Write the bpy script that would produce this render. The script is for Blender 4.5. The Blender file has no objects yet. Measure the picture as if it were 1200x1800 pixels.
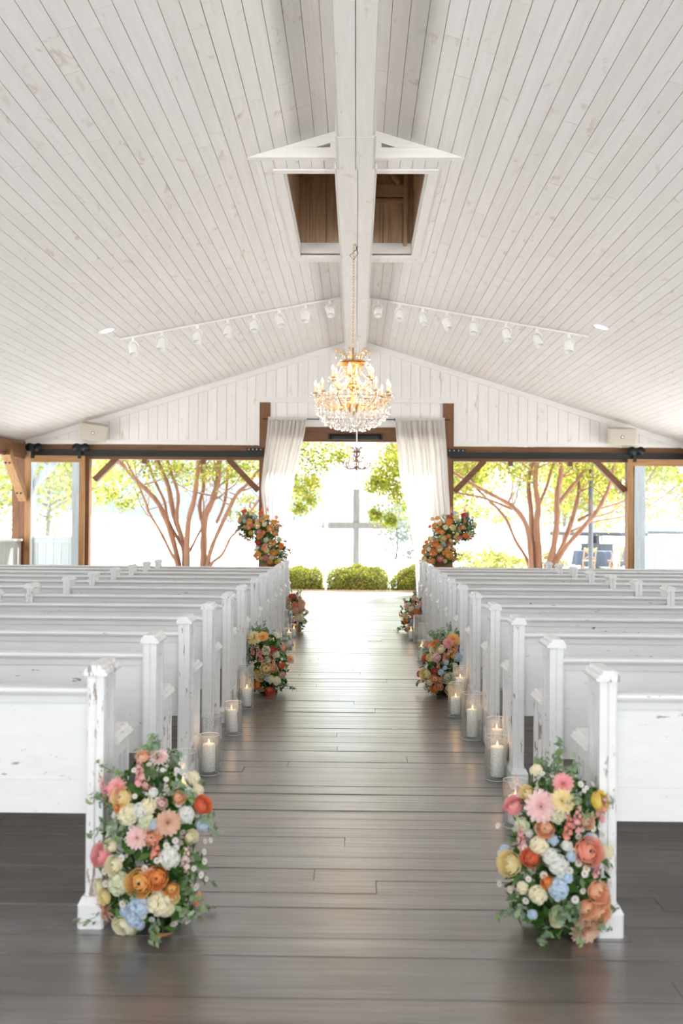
import bpy, math, random
import numpy as np
from mathutils import Vector, Matrix, Quaternion
random.seed(7); NR = np.random.RandomState(7)
PI = math.pi
SC = bpy.context.scene; COL = SC.collection

# ------------------------------------------------------------------ camera, world, sun, exposure
cam_d = bpy.data.cameras.new('camera'); cam = bpy.data.objects.new('camera', cam_d); COL.objects.link(cam)
cam_d.sensor_fit = 'VERTICAL'; cam_d.sensor_height = 36; cam_d.sensor_width = 24; cam_d.lens = 35
cam_d.clip_start = .05; cam_d.clip_end = 600
cam_d.dof.use_dof = True; cam_d.dof.focus_distance = 7.4; cam_d.dof.aperture_fstop = 2.4
YAW, PITCH, ROLL = math.atan(26/1750), 18/1750, .0073
CAMH = 1.5
cam.matrix_world = Matrix.Translation((0, 0, CAMH)) @ Matrix.Rotation(YAW, 4, 'Z') @ Matrix.Rotation(PI/2+PITCH, 4, 'X') @ Matrix.Rotation(ROLL, 4, 'Z')
SC.camera = cam
w = bpy.data.worlds.new('sky'); SC.world = w; w.use_nodes = True
bg = w.node_tree.nodes['Background']
bg.inputs[0].default_value = (.90, .955, 1, 1); bg.inputs[1].default_value = 1.0
sun_d = bpy.data.lights.new('sun', 'SUN'); sun = bpy.data.objects.new('sun', sun_d); COL.objects.link(sun)
sun_d.energy = 7.0; sun_d.angle = math.radians(3); sun_d.color = (1, .965, .92)
sun.rotation_euler = Vector((-.30, -.62, -1.05)).to_track_quat('-Z', 'Y').to_euler()   # travels down, towards the viewer and a little to the left
SC.view_settings.view_transform = 'Standard'; SC.view_settings.look = 'None'
SC.view_settings.gamma = 1; SC.view_settings.use_curve_mapping = False
SC.view_settings.exposure = 2.02
SC.cycles.max_bounces = 14; SC.cycles.diffuse_bounces = 7; SC.cycles.transparent_max_bounces = 24; SC.cycles.transmission_bounces = 8
SC.cycles.caustics_refractive = False; SC.cycles.caustics_reflective = False; SC.cycles.sample_clamp_indirect = 6

# ------------------------------------------------------------------ materials
def nm(name):
    m = bpy.data.materials.new(name); m.use_nodes = True
    return m, m.node_tree, m.node_tree.nodes['Principled BSDF']
def N(nt, t, **kw):
    n = nt.nodes.new(t)
    for k, v in kw.items(): setattr(n, k, v)
    return n
def ramp(nt, fac, stops):
    r = N(nt, 'ShaderNodeValToRGB'); e = r.color_ramp.elements
    while len(e) < len(stops): e.new(.5)
    for i, (p, c) in enumerate(stops): e[i].position = p; e[i].color = (*c, 1)
    nt.links.new(fac, r.inputs[0]); return r.outputs[0]
def mixc(nt, fac, a, b, typ='MIX'):
    m = N(nt, 'ShaderNodeMix', data_type='RGBA', blend_type=typ)
    for s, v in ((0, fac), (6, a), (7, b)):
        if hasattr(v, 'is_linked'): nt.links.new(v, m.inputs[s])
        else: m.inputs[s].default_value = v if s == 0 else (*v, 1)
    return m.outputs[2]
def math_n(nt, op, a, b=0):
    m = N(nt, 'ShaderNodeMath', operation=op)
    for s, v in ((0, a), (1, b)):
        if hasattr(v, 'is_linked'): nt.links.new(v, m.inputs[s])
        else: m.inputs[s].default_value = v
    return m.outputs[0]
def coords(nt, scale, world=True, jitter=40.):
    """position (world or object) times scale, shifted by a random amount per object"""
    src = N(nt, 'ShaderNodeNewGeometry').outputs['Position'] if world else N(nt, 'ShaderNodeTexCoord').outputs['Object']
    mp = N(nt, 'ShaderNodeMapping'); mp.inputs['Scale'].default_value = scale
    nt.links.new(src, mp.inputs[0])
    oi = N(nt, 'ShaderNodeObjectInfo')
    ad = N(nt, 'ShaderNodeVectorMath', operation='ADD')
    r = math_n(nt, 'MULTIPLY', oi.outputs['Random'], jitter)
    nt.links.new(mp.outputs[0], ad.inputs[0]); nt.links.new(r, ad.inputs[1])
    return ad.outputs[0], oi.outputs['Random']
def noise(nt, vec, scale=1., detail=4., rough=.55, dist=0.):
    n = N(nt, 'ShaderNodeTexNoise'); n.inputs['Scale'].default_value = scale; n.inputs['Detail'].default_value = detail
    n.inputs['Roughness'].default_value = rough; n.inputs['Distortion'].default_value = dist
    nt.links.new(vec, n.inputs['Vector']); return n.outputs['Fac']
def bump(nt, b, h, strength=.3, dist=.01):
    bn = N(nt, 'ShaderNodeBump'); bn.inputs['Strength'].default_value = strength; bn.inputs['Distance'].default_value = dist
    nt.links.new(h, bn.inputs['Height']); nt.links.new(bn.outputs[0], b.inputs['Normal'])
def plain(name, c, rough=.6, metal=0., emit=None, es=0., spec=.5):
    m, nt, b = nm(name); b.inputs['Base Color'].default_value = (*c, 1); b.inputs['Roughness'].default_value = rough
    b.inputs['Metallic'].default_value = metal; b.inputs['Specular IOR Level'].default_value = spec
    if emit: b.inputs['Emission Color'].default_value = (*emit, 1); b.inputs['Emission Strength'].default_value = es
    return m
def whitewash(name, axis, base=(.84, .812, .792), knot=(.58, .43, .33), amt=1.):
    """whitewashed pine board, grain along axis"""
    m, nt, b = nm(name)
    s = [9, 9, 9]; s[axis] = .7
    v, rnd = coords(nt, s)
    g = noise(nt, v, 2.2, 5, .65, .4)
    c1 = ramp(nt, g, [(.3, tuple(x*.93 for x in base)), (.62, base), (.85, tuple(min(1, x*1.05) for x in base))])
    s2 = [7, 7, 7]; s2[axis] = 2.6
    v2, _ = coords(nt, s2, jitter=90)
    k = noise(nt, v2, 1., 3, .6, .7)
    kk = ramp(nt, k, [(.63, (0, 0, 0)), (.74, (.6*amt,)*3)])
    c2 = mixc(nt, kk, c1, knot)
    tone = ramp(nt, rnd, [(0, (.955, .95, .94)), (1, (1, 1, 1))])
    c3 = mixc(nt, 1., c2, tone, 'MULTIPLY')
    nt.links.new(c3, b.inputs['Base Color']); b.inputs['Roughness'].default_value = .62
    bump(nt, b, g, .25, .004); return m
def wood(name, c, dark, axis=2, rough=.55, sc=1., jit=40., world=True):
    m, nt, b = nm(name); s = [14*sc]*3; s[axis] = .9*sc
    v, rnd = coords(nt, s, world, jit)
    g = noise(nt, v, 1.6, 6, .65, .8)
    c1 = ramp(nt, g, [(.3, dark), (.52, c), (.8, tuple(min(1, x*1.25) for x in c))])
    nt.links.new(c1, b.inputs['Base Color']); b.inputs['Roughness'].default_value = rough
    bump(nt, b, g, .3, .004); return m
def paint(name, base, chip, amt=0.):
    """old white paint, worn and chipped along the grain"""
    m, nt, b = nm(name)
    v, rnd = coords(nt, (46, 46, 9) if amt else (12, 50, 40), False, 60)
    n1 = noise(nt, v, 1., 4, .7)
    v2, _ = coords(nt, (2.5, 2.5, 2.5), False, 30)
    n2 = noise(nt, v2, 1., 3)
    s = math_n(nt, 'ADD', n1, math_n(nt, 'MULTIPLY', n2, .55))
    f = ramp(nt, s, [(.975-amt, (0, 0, 0)), (1.0-amt, (.75,)*3)])
    v3, _ = coords(nt, (3, 3, 12), False, 20); g = noise(nt, v3, 1.5, 5, .6)
    c0 = ramp(nt, g, [(.3, tuple(x*.93 for x in base)), (.7, base)])
    nt.links.new(mixc(nt, f, c0, chip), b.inputs['Base Color'])
    b.inputs['Roughness'].default_value = .5; bump(nt, b, s, .15, .003); return m
def leafm(name, cols, trans=.45, rough=.5):
    m = bpy.data.materials.new(name); m.use_nodes = True; nt = m.node_tree; nt.nodes.clear()
    out = N(nt, 'ShaderNodeOutputMaterial'); g = N(nt, 'ShaderNodeNewGeometry')
    c = ramp(nt, g.outputs['Random Per Island'], [(i/(max(1, len(cols)-1)), k) for i, k in enumerate(cols)])
    d = N(nt, 'ShaderNodeBsdfDiffuse'); t = N(nt, 'ShaderNodeBsdfTranslucent'); mx = N(nt, 'ShaderNodeMixShader')
    mx.inputs[0].default_value = trans
    nt.links.new(c, d.inputs[0]); nt.links.new(c, t.inputs[0]); nt.links.new(d.outputs[0], mx.inputs[1]); nt.links.new(t.outputs[0], mx.inputs[2])
    nt.links.new(mx.outputs[0], out.inputs[0]); return m
def petal(name, inner, outer=None, trans=.45):
    m = bpy.data.materials.new(name); m.use_nodes = True; nt = m.node_tree; nt.nodes.clear()
    outer = outer or tuple(x*.94 for x in inner)
    inner, outer = [tuple(x*.88+.115 for x in c_) for c_ in (inner, outer)]
    out = N(nt, 'ShaderNodeOutputMaterial'); oi = N(nt, 'ShaderNodeNewGeometry')
    c = ramp(nt, oi.outputs['Random Per Island'], [(0, inner), (1, outer)])
    d = N(nt, 'ShaderNodeBsdfDiffuse'); t = N(nt, 'ShaderNodeBsdfTranslucent'); mx = N(nt, 'ShaderNodeMixShader'); mx.inputs[0].default_value = trans
    nt.links.new(c, d.inputs[0]); nt.links.new(c, t.inputs[0]); nt.links.new(d.outputs[0], mx.inputs[1]); nt.links.new(t.outputs[0], mx.inputs[2])
    nt.links.new(mx.outputs[0], out.inputs[0]); return m
def clear_glass(name, pattern=None, tint=(1, 1, 1), frost=.0):
    """thin clear glass: sees through, reflects at grazing angles; moulded pattern as relief and slight frosting"""
    m = bpy.data.materials.new(name); m.use_nodes = True; nt = m.node_tree; nt.nodes.clear()
    out = N(nt, 'ShaderNodeOutputMaterial'); tr = N(nt, 'ShaderNodeBsdfTransparent'); tr.inputs[0].default_value = (*tint, 1)
    gl = N(nt, 'ShaderNodeBsdfGlossy'); gl.inputs['Roughness'].default_value = .08
    lw = N(nt, 'ShaderNodeLayerWeight'); lw.inputs['Blend'].default_value = .5; fac = math_n(nt, 'ADD', math_n(nt, 'MULTIPLY', math_n(nt, 'POWER', lw.outputs['Facing'], 4.), .75), .04)
    mx = N(nt, 'ShaderNodeMixShader'); base = tr.outputs[0]
    if pattern:
        tc = N(nt, 'ShaderNodeTexCoord').outputs['Object']
        if pattern == 'chevron':
            sp = N(nt, 'ShaderNodeSeparateXYZ'); nt.links.new(tc, sp.inputs[0])
            ang = math_n(nt, 'ARCTAN2', sp.outputs[1], sp.outputs[0])
            a = math_n(nt, 'PINGPONG', math_n(nt, 'ADD', ang, 10), PI/4)
            z = math_n(nt, 'MULTIPLY', sp.outputs[2], 55.)
            h = math_n(nt, 'SINE', math_n(nt, 'MULTIPLY', math_n(nt, 'ADD', z, math_n(nt, 'MULTIPLY', a, 6.)), 5.)); th = (.55, .8)
            h = math_n(nt, 'ADD', math_n(nt, 'MULTIPLY', h, .5), .5)
        else:
            vo = N(nt, 'ShaderNodeTexVoronoi'); vo.inputs['Scale'].default_value = 110; nt.links.new(tc, vo.inputs['Vector']); h = vo.outputs['Distance']; th = (.3, .75)
        bn = N(nt, 'ShaderNodeBump'); bn.inputs['Strength'].default_value = .45; bn.inputs['Distance'].default_value = .006
        nt.links.new(h, bn.inputs['Height']); nt.links.new(bn.outputs[0], gl.inputs['Normal']); nt.links.new(bn.outputs[0], lw.inputs['Normal'])
        tl = N(nt, 'ShaderNodeBsdfTranslucent'); tl.inputs[0].default_value = (.95, .97, 1, 1); nt.links.new(bn.outputs[0], tl.inputs['Normal'])
        mm = N(nt, 'ShaderNodeMixShader'); f = ramp(nt, h, [(th[0], (.03,)*3), (th[1], (.13 if pattern == 'seed' else .28,)*3)])
        nt.links.new(f, mm.inputs[0]); nt.links.new(tr.outputs[0], mm.inputs[1]); nt.links.new(tl.outputs[0], mm.inputs[2]); base = mm.outputs[0]
    nt.links.new(fac, mx.inputs[0]); nt.links.new(base, mx.inputs[1]); nt.links.new(gl.outputs[0], mx.inputs[2])
    nt.links.new(mx.outputs[0], out.inputs[0]); return m

M = {}
M['ceil'] = whitewash('whitewashed_board', 1)
M['gable'] = whitewash('whitewashed_gable_board', 2, (.85, .828, .808))
M['trimx'] = whitewash('whitewashed_trim', 0, (.85, .828, .808), amt=.5)
M['trimz'] = whitewash('whitewashed_trim_upright', 2, (.85, .828, .808), amt=.5)
M['beamw'] = whitewash('whitewashed_beam', 1, (.82, .80, .775), (.52, .42, .33), .9)
M['gap'] = plain('bare_pine_backing', (.62, .46, .36), .9)
M['pine_z'] = wood('bare_pine_upright', (.60, .42, .27), (.38, .24, .14), 2)
M['pine_x'] = wood('bare_pine_level', (.60, .42, .27), (.38, .24, .14), 0)
M['timber_z'] = wood('stained_timber_upright', (.175, .072, .023), (.085, .034, .011), 2)
M['timber_x'] = wood('stained_timber_level', (.175, .072, .023), (.085, .034, .011), 0)
M['timber_y'] = wood('stained_timber_long', (.175, .072, .023), (.085, .034, .011), 1)
M['oak_z'] = wood('honey_timber_upright', (.35, .18, .062), (.22, .10, .032), 2)
M['oak_x'] = wood('honey_timber_level', (.35, .18, .062), (.22, .10, .032), 0)
M['iron'] = plain('black_iron', (.02, .022, .022), .45, .6)
M['paint'] = paint('chipped_white_paint', (.74, .74, .735), (.16, .09, .05))
M['paint_worn'] = paint('worn_white_paint', (.78, .78, .775), (.20, .12, .07), .045)
M['greypaint'] = wood('grey_painted_timber', (.30, .31, .32), (.22, .23, .24), 2)
M['halfwall'] = wood('pale_painted_board', (.50, .51, .50), (.42, .43, .42), 2)
M['white_metal'] = plain('white_lacquer', (.86, .85, .83), .4)
M['lamp'] = plain('lamp_glow', (1, 1, 1), .5, emit=(1, .93, .82), es=2.5)
M['brass'] = plain('gilt_brass', (.90, .55, .22), .25, .85)
M['rosebrass'] = plain('darkened_rose_brass', (.42, .26, .20), .45, .2)  # brass darkened in colour so the arms show against the bright doorway
M['bulb'] = plain('glowing_bulb', (1, .9, .7), .4, emit=(1, .72, .36), es=1.7)
M['flame'] = plain('candle_flame', (1, .8, .4), .5, emit=(1, .52, .16), es=1.3)
M['sleeve'] = plain('cream_candle_sleeve', (.92, .72, .45), .5, emit=(1, .6, .25), es=.12)  # faint emission stands in for bulb light on the sleeve
M['wax'] = plain('white_wax', (.93, .91, .87), .45); M['wax'].node_tree.nodes['Principled BSDF'].inputs['Subsurface Weight'].default_value = .5; M['wax'].node_tree.nodes['Principled BSDF'].inputs['Subsurface Scale'].default_value = .04; M['wax'].node_tree.nodes['Principled BSDF'].inputs['Subsurface Radius'].default_value = (1, .7, .45)
M['wick'] = plain('charred_wick', (.05, .04, .03), .9)
M['glass_clear'] = clear_glass('clear_glass', None, (.995, 1, .995))
M['glass_seed'] = clear_glass('seeded_glass', 'seed', (.99, .995, .99))
M['glass_chev'] = clear_glass('chevron_cut_glass', 'chevron', (.99, .995, .99))
M['rim'] = plain('glass_rim_highlight', (.72, .76, .76), .08)  # opaque pale colour stands in for highlights on the vase edges
M['pane'] = clear_glass('window_glass', None, (.90, .94, .95))
def crystal():
    m = bpy.data.materials.new('cut_crystal'); m.use_nodes = True; nt = m.node_tree; nt.nodes.clear()
    out = N(nt, 'ShaderNodeOutputMaterial'); g = N(nt, 'ShaderNodeBsdfGlass'); g.inputs['IOR'].default_value = 1.5; g.inputs['Roughness'].default_value = .02
    g.inputs['Color'].default_value = (.95, .94, .93, 1); t = N(nt, 'ShaderNodeBsdfTransparent'); mx = N(nt, 'ShaderNodeMixShader'); mx.inputs[0].default_value = .12
    nt.links.new(g.outputs[0], mx.inputs[1]); nt.links.new(t.outputs[0], mx.inputs[2]); nt.links.new(mx.outputs[0], out.inputs[0]); return m
M['crystal'] = crystal()
def sheer():
    m = bpy.data.materials.new('white_sheer_cloth'); m.use_nodes = True; nt = m.node_tree; nt.nodes.clear()
    out = N(nt, 'ShaderNodeOutputMaterial'); d = N(nt, 'ShaderNodeBsdfDiffuse'); d.inputs[0].default_value = (.88, .86, .84, 1)
    t = N(nt, 'ShaderNodeBsdfTranslucent'); t.inputs[0].default_value = (.9, .88, .86, 1); tr = N(nt, 'ShaderNodeBsdfTransparent')
    a = N(nt, 'ShaderNodeMixShader'); a.inputs[0].default_value = .6; b = N(nt, 'ShaderNodeMixShader'); b.inputs[0].default_value = .13
    nt.links.new(d.outputs[0], a.inputs[1]); nt.links.new(t.outputs[0], a.inputs[2]); nt.links.new(a.outputs[0], b.inputs[1]); nt.links.new(tr.outputs[0], b.inputs[2])
    nt.links.new(b.outputs[0], out.inputs[0]); return m
M['sheer'] = sheer()
def floorm():
    m, nt, b = nm('worn_brown_deck_board')
    v, rnd = coords(nt, (1.1, 16, 16)); g = noise(nt, v, 1.4, 6, .68, .5)
    c = ramp(nt, g, [(.28, (.060, .041, .032)), (.5, (.115, .082, .066)), (.75, (.19, .15, .128))])
    tone = ramp(nt, rnd, [(0, (.80, .78, .76)), (.5, (.95, .93, .92)), (1, (1.1, 1.08, 1.06))])
    c2 = mixc(nt, 1., c, tone, 'MULTIPLY')
    v2, _ = coords(nt, (.8, .8, .8), jitter=0); wv = noise(nt, v2, 1.3, 3)
    nt.links.new(mixc(nt, ramp(nt, wv, [(.35, (0, 0, 0)), (.65, (.55,)*3)]), c2, (.25, .235, .23)), b.inputs['Base Color'])
    v4, _ = coords(nt, (.6, 7, 1), jitter=5); rr = noise(nt, v4, 1., 4)
    nt.links.new(math_n(nt, 'ADD', math_n(nt, 'MULTIPLY', rr, .26), .20), b.inputs['Roughness'])
    b.inputs['Specular IOR Level'].default_value = 1.0; b.inputs['Coat Weight'].default_value = 1.; b.inputs['Coat IOR'].default_value = 1.75; b.inputs['Coat Tint'].default_value = (.93, .965, 1, 1); b.inputs['Coat Roughness'].default_value = .27
    v3, _ = coords(nt, (.5, 9, 1), jitter=9); cup = noise(nt, v3, 1., 3)
    hh = math_n(nt, 'ADD', math_n(nt, 'MULTIPLY', g, .6), math_n(nt, 'MULTIPLY', cup, 1.3))
    bump(nt, b, hh, .5, .012); return m
M['floor'] = floorm()
M['gapdark'] = plain('dark_gap', (.03, .02, .015), .95)
M['leafdark'] = leafm('arrangement_leaf', [(.025, .075, .015), (.06, .15, .03), (.13, .24, .06), (.16, .26, .13)], .25)
M['leafsage'] = leafm('sage_leaf', [(.20, .30, .20), (.34, .42, .28), (.25, .38, .14)], .3)
M['stemg'] = plain('green_stem', (.14, .24, .07), .6)
M['myrtle_leaf'] = leafm('myrtle_leaf', [(.14, .19, .03), (.22, .26, .04), (.33, .33, .06), (.44, .38, .09)], .5)
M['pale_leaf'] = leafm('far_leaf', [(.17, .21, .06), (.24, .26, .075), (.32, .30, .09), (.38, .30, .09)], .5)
M['haze_leaf'] = leafm('hazed_distant_leaf', [(.22, .27, .25), (.26, .30, .27), (.30, .33, .26)], .5)  # haze of distance put into the pale bluish leaf colours
M['hedge_leaf'] = leafm('hedge_leaf', [(.11, .17, .025), (.20, .26, .04), (.30, .33, .06), (.34, .22, .10)], .35)
M['bark'] = wood('smooth_peeling_bark', (.25, .12, .065), (.14, .058, .03), 2, .5, .35)
M['bark_far'] = plain('pale_bark', (.16, .13, .11), .9)
M['meadow'] = plain('pale_bounce_meadow', (.62, .63, .635), .95)  # near-white grey, set so the ground bounces neutral light to the ceiling
M['gravel'] = plain('pale_gravel', (.60, .57, .52), .95)
M['hill'] = plain('distant_wooded_hill', (.055, .07, .085), 1)
M['cross'] = wood('silvery_weathered_wood', (.15, .145, .14), (.11, .105, .10), 2, .8)
M['slate'] = plain('slate_blue_paint', (.13, .155, .185), .7)
M['cloth_blue'] = plain('blue_grey_cloth', (.055, .075, .11), .9)
M['canvas'] = plain('pale_grey_canvas', (.055, .064, .08), .9)
M['skin'] = plain('skin', (.55, .33, .24), .6); M['black_cloth'] = plain('black_cloth', (.02, .022, .03), .9); M['hair'] = plain('dark_hair', (.03, .02, .015), .8)
M['beech'] = plain('pale_beech', (.30, .19, .11), .5)
M['speaker'] = plain('aged_ivory_speaker', (.62, .56, .46), .6); M['grille'] = plain('ivory_grille', (.52, .48, .40), .8)
M['deadleaf'] = plain('dry_leaf', (.45, .20, .08), .8)

# ------------------------------------------------------------------ mesh helpers
class MB:
    def __init__(s): s.v = []; s.f = []; s.m = []; s.cur = 0
    def add(s, vs, fs):
        o = len(s.v); s.v += [tuple(v) for v in vs]; s.f += [tuple(i+o for i in f) for f in fs]; s.m += [s.cur]*len(fs)
    def box(s, x0, x1, y0, y1, z0, z1, c=0):
        if c <= 0:
            s.add([(x0,y0,z0),(x1,y0,z0),(x1,y1,z0),(x0,y1,z0),(x0,y0,z1),(x1,y0,z1),(x1,y1,z1),(x0,y1,z1)],
                  [(0,3,2,1),(4,5,6,7),(0,1,5,4),(1,2,6,5),(2,3,7,6),(3,0,4,7)])
        else: s.prism([(x0+c,y0),(x1-c,y0),(x1,y0+c),(x1,y1-c),(x1-c,y1),(x0+c,y1),(x0,y1-c),(x0,y0+c)], z0, z1)
    def prism(s, poly, a0, a1, plane='xy'):
        n = len(poly)
        def P(p, a): return (p[0], p[1], a) if plane == 'xy' else ((p[0], a, p[1]) if plane == 'xz' else (a, p[0], p[1]))
        fs = [tuple(range(n-1, -1, -1)), tuple(range(n, 2*n))] + [(i, (i+1) % n, n+(i+1) % n, n+i) for i in range(n)]
        if plane == 'xz': fs = [f[::-1] for f in fs]
        s.add([P(p, a0) for p in poly]+[P(p, a1) for p in poly], fs)
    def bar(s, p, q, wd, hd, up=(0, 0, 1)):
        """rectangular bar from p to q, wd across, hd along up"""
        p, q = Vector(p), Vector(q); d = (q-p).normalized(); u = Vector(up); sx = d.cross(u).normalized(); uz = sx.cross(d)
        vs = [c+sx*a*wd/2+uz*b*hd/2 for c in (p, q) for a, b in ((-1,-1),(1,-1),(1,1),(-1,1))]
        s.add(vs, [(0,1,2,3),(7,6,5,4),(0,4,5,1),(1,5,6,2),(2,6,7,3),(3,7,4,0)])
    def tube(s, pts, rad, n=6, cap=True):
        pts = [Vector(p) for p in pts]; rads = rad if hasattr(rad, '__len__') else [rad]*len(pts)
        ref = None; vs = []
        for i, p in enumerate(pts):
            d = (pts[min(i+1, len(pts)-1)]-pts[max(i-1, 0)]).normalized()
            if ref is None: ref = d.orthogonal().normalized()
            ref = (ref-d*ref.dot(d)).normalized(); b = d.cross(ref)
            vs += [p+(ref*math.cos(2*PI*k/n)+b*math.sin(2*PI*k/n))*rads[i] for k in range(n)]
        fs = [(i*n+k, i*n+(k+1) % n, (i+1)*n+(k+1) % n, (i+1)*n+k) for i in range(len(pts)-1) for k in range(n)]
        if cap: fs += [tuple(range(n-1, -1, -1)), tuple((len(pts)-1)*n+k for k in range(n))]
        s.add(vs, fs)
    def lathe(s, prof, n=16, c=(0, 0, 0)):
        vs = [(c[0]+r*math.cos(2*PI*k/n), c[1]+r*math.sin(2*PI*k/n), c[2]+z) for r, z in prof for k in range(n)]
        s.add(vs, [(i*n+k, i*n+(k+1) % n, (i+1)*n+(k+1) % n, (i+1)*n+k) for i in range(len(prof)-1) for k in range(n)])
    def xf(s, mat, start=0):
        for i in range(start, len(s.v)): s.v[i] = tuple(mat @ Vector(s.v[i]))
    def mesh(s, name, mats, smooth=False):
        me = bpy.data.meshes.new(name); me.from_pydata(s.v, [], s.f)
        for m in (mats if isinstance(mats, (list, tuple)) else [mats]): me.materials.append(m)
        if isinstance(mats, (list, tuple)): me.polygons.foreach_set('material_index', s.m)
        if smooth: me.polygons.foreach_set('use_smooth', [True]*len(s.f))
        me.update(); return me
    def build(s, name, mats, parent=None, smooth=False, loc=None, rot=None):
        return link(name, s.mesh(name, mats, smooth), parent, loc, rot)
def link(name, me, parent=None, loc=None, rot=None, scale=None):
    o = bpy.data.objects.new(name, me); COL.objects.link(o)
    if parent: o.parent = parent
    if loc is not None: o.location = loc
    if rot is not None: o.rotation_euler = rot
    if scale is not None: o.scale = scale
    return o
def tag(o, label, cat, group=None, kind=None):
    o['label'] = label; o['category'] = cat
    if group: o['group'] = group
    if kind: o['kind'] = kind
    return o
def thing(name, label, cat, loc=(0, 0, 0), group=None, rz=0):
    o = link(name, None, None, loc, (0, 0, rz)); return tag(o, label, cat, group)
def structure(o, label, cat):
    o['kind'] = 'structure'; o['label'] = label; o['category'] = cat; return o
def stuff(o): o['kind'] = 'stuff'; return o
def copy_tree(o, parent=None, root=True):
    c = o.copy(); COL.objects.link(c); c.parent = parent
    for ch in KIDS.get(o, []) if o in KIDS else o.children: copy_tree(ch, c, False)
    return c
KIDS = {}
def fast_mesh(name, verts, quads, mat, tri=False):
    me = bpy.data.meshes.new(name); nv, nf = len(verts), len(quads); k = quads.shape[1]
    me.vertices.add(nv); me.vertices.foreach_set('co', verts.astype(np.float32).ravel())
    me.loops.add(nf*k); me.loops.foreach_set('vertex_index', quads.astype(np.int32).ravel())
    me.polygons.add(nf); me.polygons.foreach_set('loop_start', np.arange(0, nf*k, k, dtype=np.int32))
    me.update(calc_edges=True); me.validate(); me.materials.append(mat); return me
def leaves_mesh(name, centers, size, mat, aspect=.5, up=None, var=.4):
    """one folded leaf (two quads) per centre, random orientation"""
    n = len(centers); a = NR.normal(size=(n, 3)); a /= np.linalg.norm(a, axis=1)[:, None]
    if up is not None: a = a*.8+up; a /= np.linalg.norm(a, axis=1)[:, None]
    b = np.cross(a, NR.normal(size=(n, 3))); b /= np.linalg.norm(b, axis=1)[:, None]; c = np.cross(a, b)
    L = size*(1+var*(NR.rand(n, 1)*2-1)); W = L*aspect
    p = np.stack([centers-a*L/2, centers+b*W/2+c*W*.15, centers+a*L/2, centers-b*W/2+c*W*.15, centers], 1).reshape(-1, 3)
    i = np.arange(n)[:, None]*5
    q = np.concatenate([i+np.array([[0, 1, 4]]), i+np.array([[1, 2, 4]]), i+np.array([[2, 3, 4]]), i+np.array([[3, 0, 4]])], 0)
    return fast_mesh(name, p, q, mat)
unit = MB(); unit.box(-.5, .5, -.5, .5, -.5, .5)
UNITS = {}
def ubox(name, mat, parent, loc, dims, rot=(0, 0, 0)):
    if mat.name not in UNITS: UNITS[mat.name] = unit.mesh(name, mat)
    return link(name, UNITS[mat.name], parent, loc, rot, dims)

# ------------------------------------------------------------------ the building
XC = -.03; RIDGE = 5.38; SL = .313; HW = 7.0; YW = 21.0; YF = 21.7
def hceil(x): return RIDGE-SL*abs(x-XC)
TH = math.atan(SL); CT = math.cos(TH)

# floor: brown boards running across the hall
fl = MB(); fl.box(-7.3, 7.3, -5, YF, -.25, -.022); floor = structure(fl.build('floor', M['gapdark']), 'worn brown wooden board floor running across the hall', 'floor')
y = 2.55; rest = MB(); count = 0
while y < YF-.02:
    wd = random.choice((.135, .15, .15, .165)); x = -7.2-random.random()*2
    while x < 7.2:
        L = random.uniform(2.2, 4.4); x0, x1 = max(x, -7.2), min(x+L, 7.2)
        if x1-x0 > .1:
            dz = random.uniform(-.0016, .0016); a = (x0+.0015, x1-.0015)
            if y < 8.7 and count < 295:
                ubox('plank', M['floor'], floor, ((a[0]+a[1])/2, y+wd/2, -.0115+dz), (a[1]-a[0], wd-.005, .023), (random.uniform(-.012, .012), 0, 0)); count += 1
            else:
                t_ = random.uniform(-.001, .001); y0_, y1_ = y+.0025, min(y+wd-.0025, YF)
                rest.prism([(y0_, -.023), (y1_, -.023), (y1_, dz+t_), (y0_, dz-t_)], a[0], a[1], 'yz')
        x += L
    y += wd
y = 2.55
while y > -4.9:
    x = -7.2-random.random()*2
    while x < 7.2:
        L = random.uniform(2.2, 4.4); x0, x1 = max(x, -7.2), min(x+L, 7.2)
        if x1-x0 > .1: rest.box(x0, x1-.003, y-.145, y-.005, -.023, 0)
        x += L
    y -= .15
stuff(rest.build('far_planks', M['floor'], floor))
sl = MB(); sl.box(-2.0, 2.0, YF, YF+.12, -.2, .012); structure(sl.build('trim_1', M['timber_x']), 'thin brown threshold board at the far edge of the floor', 'threshold')

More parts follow.
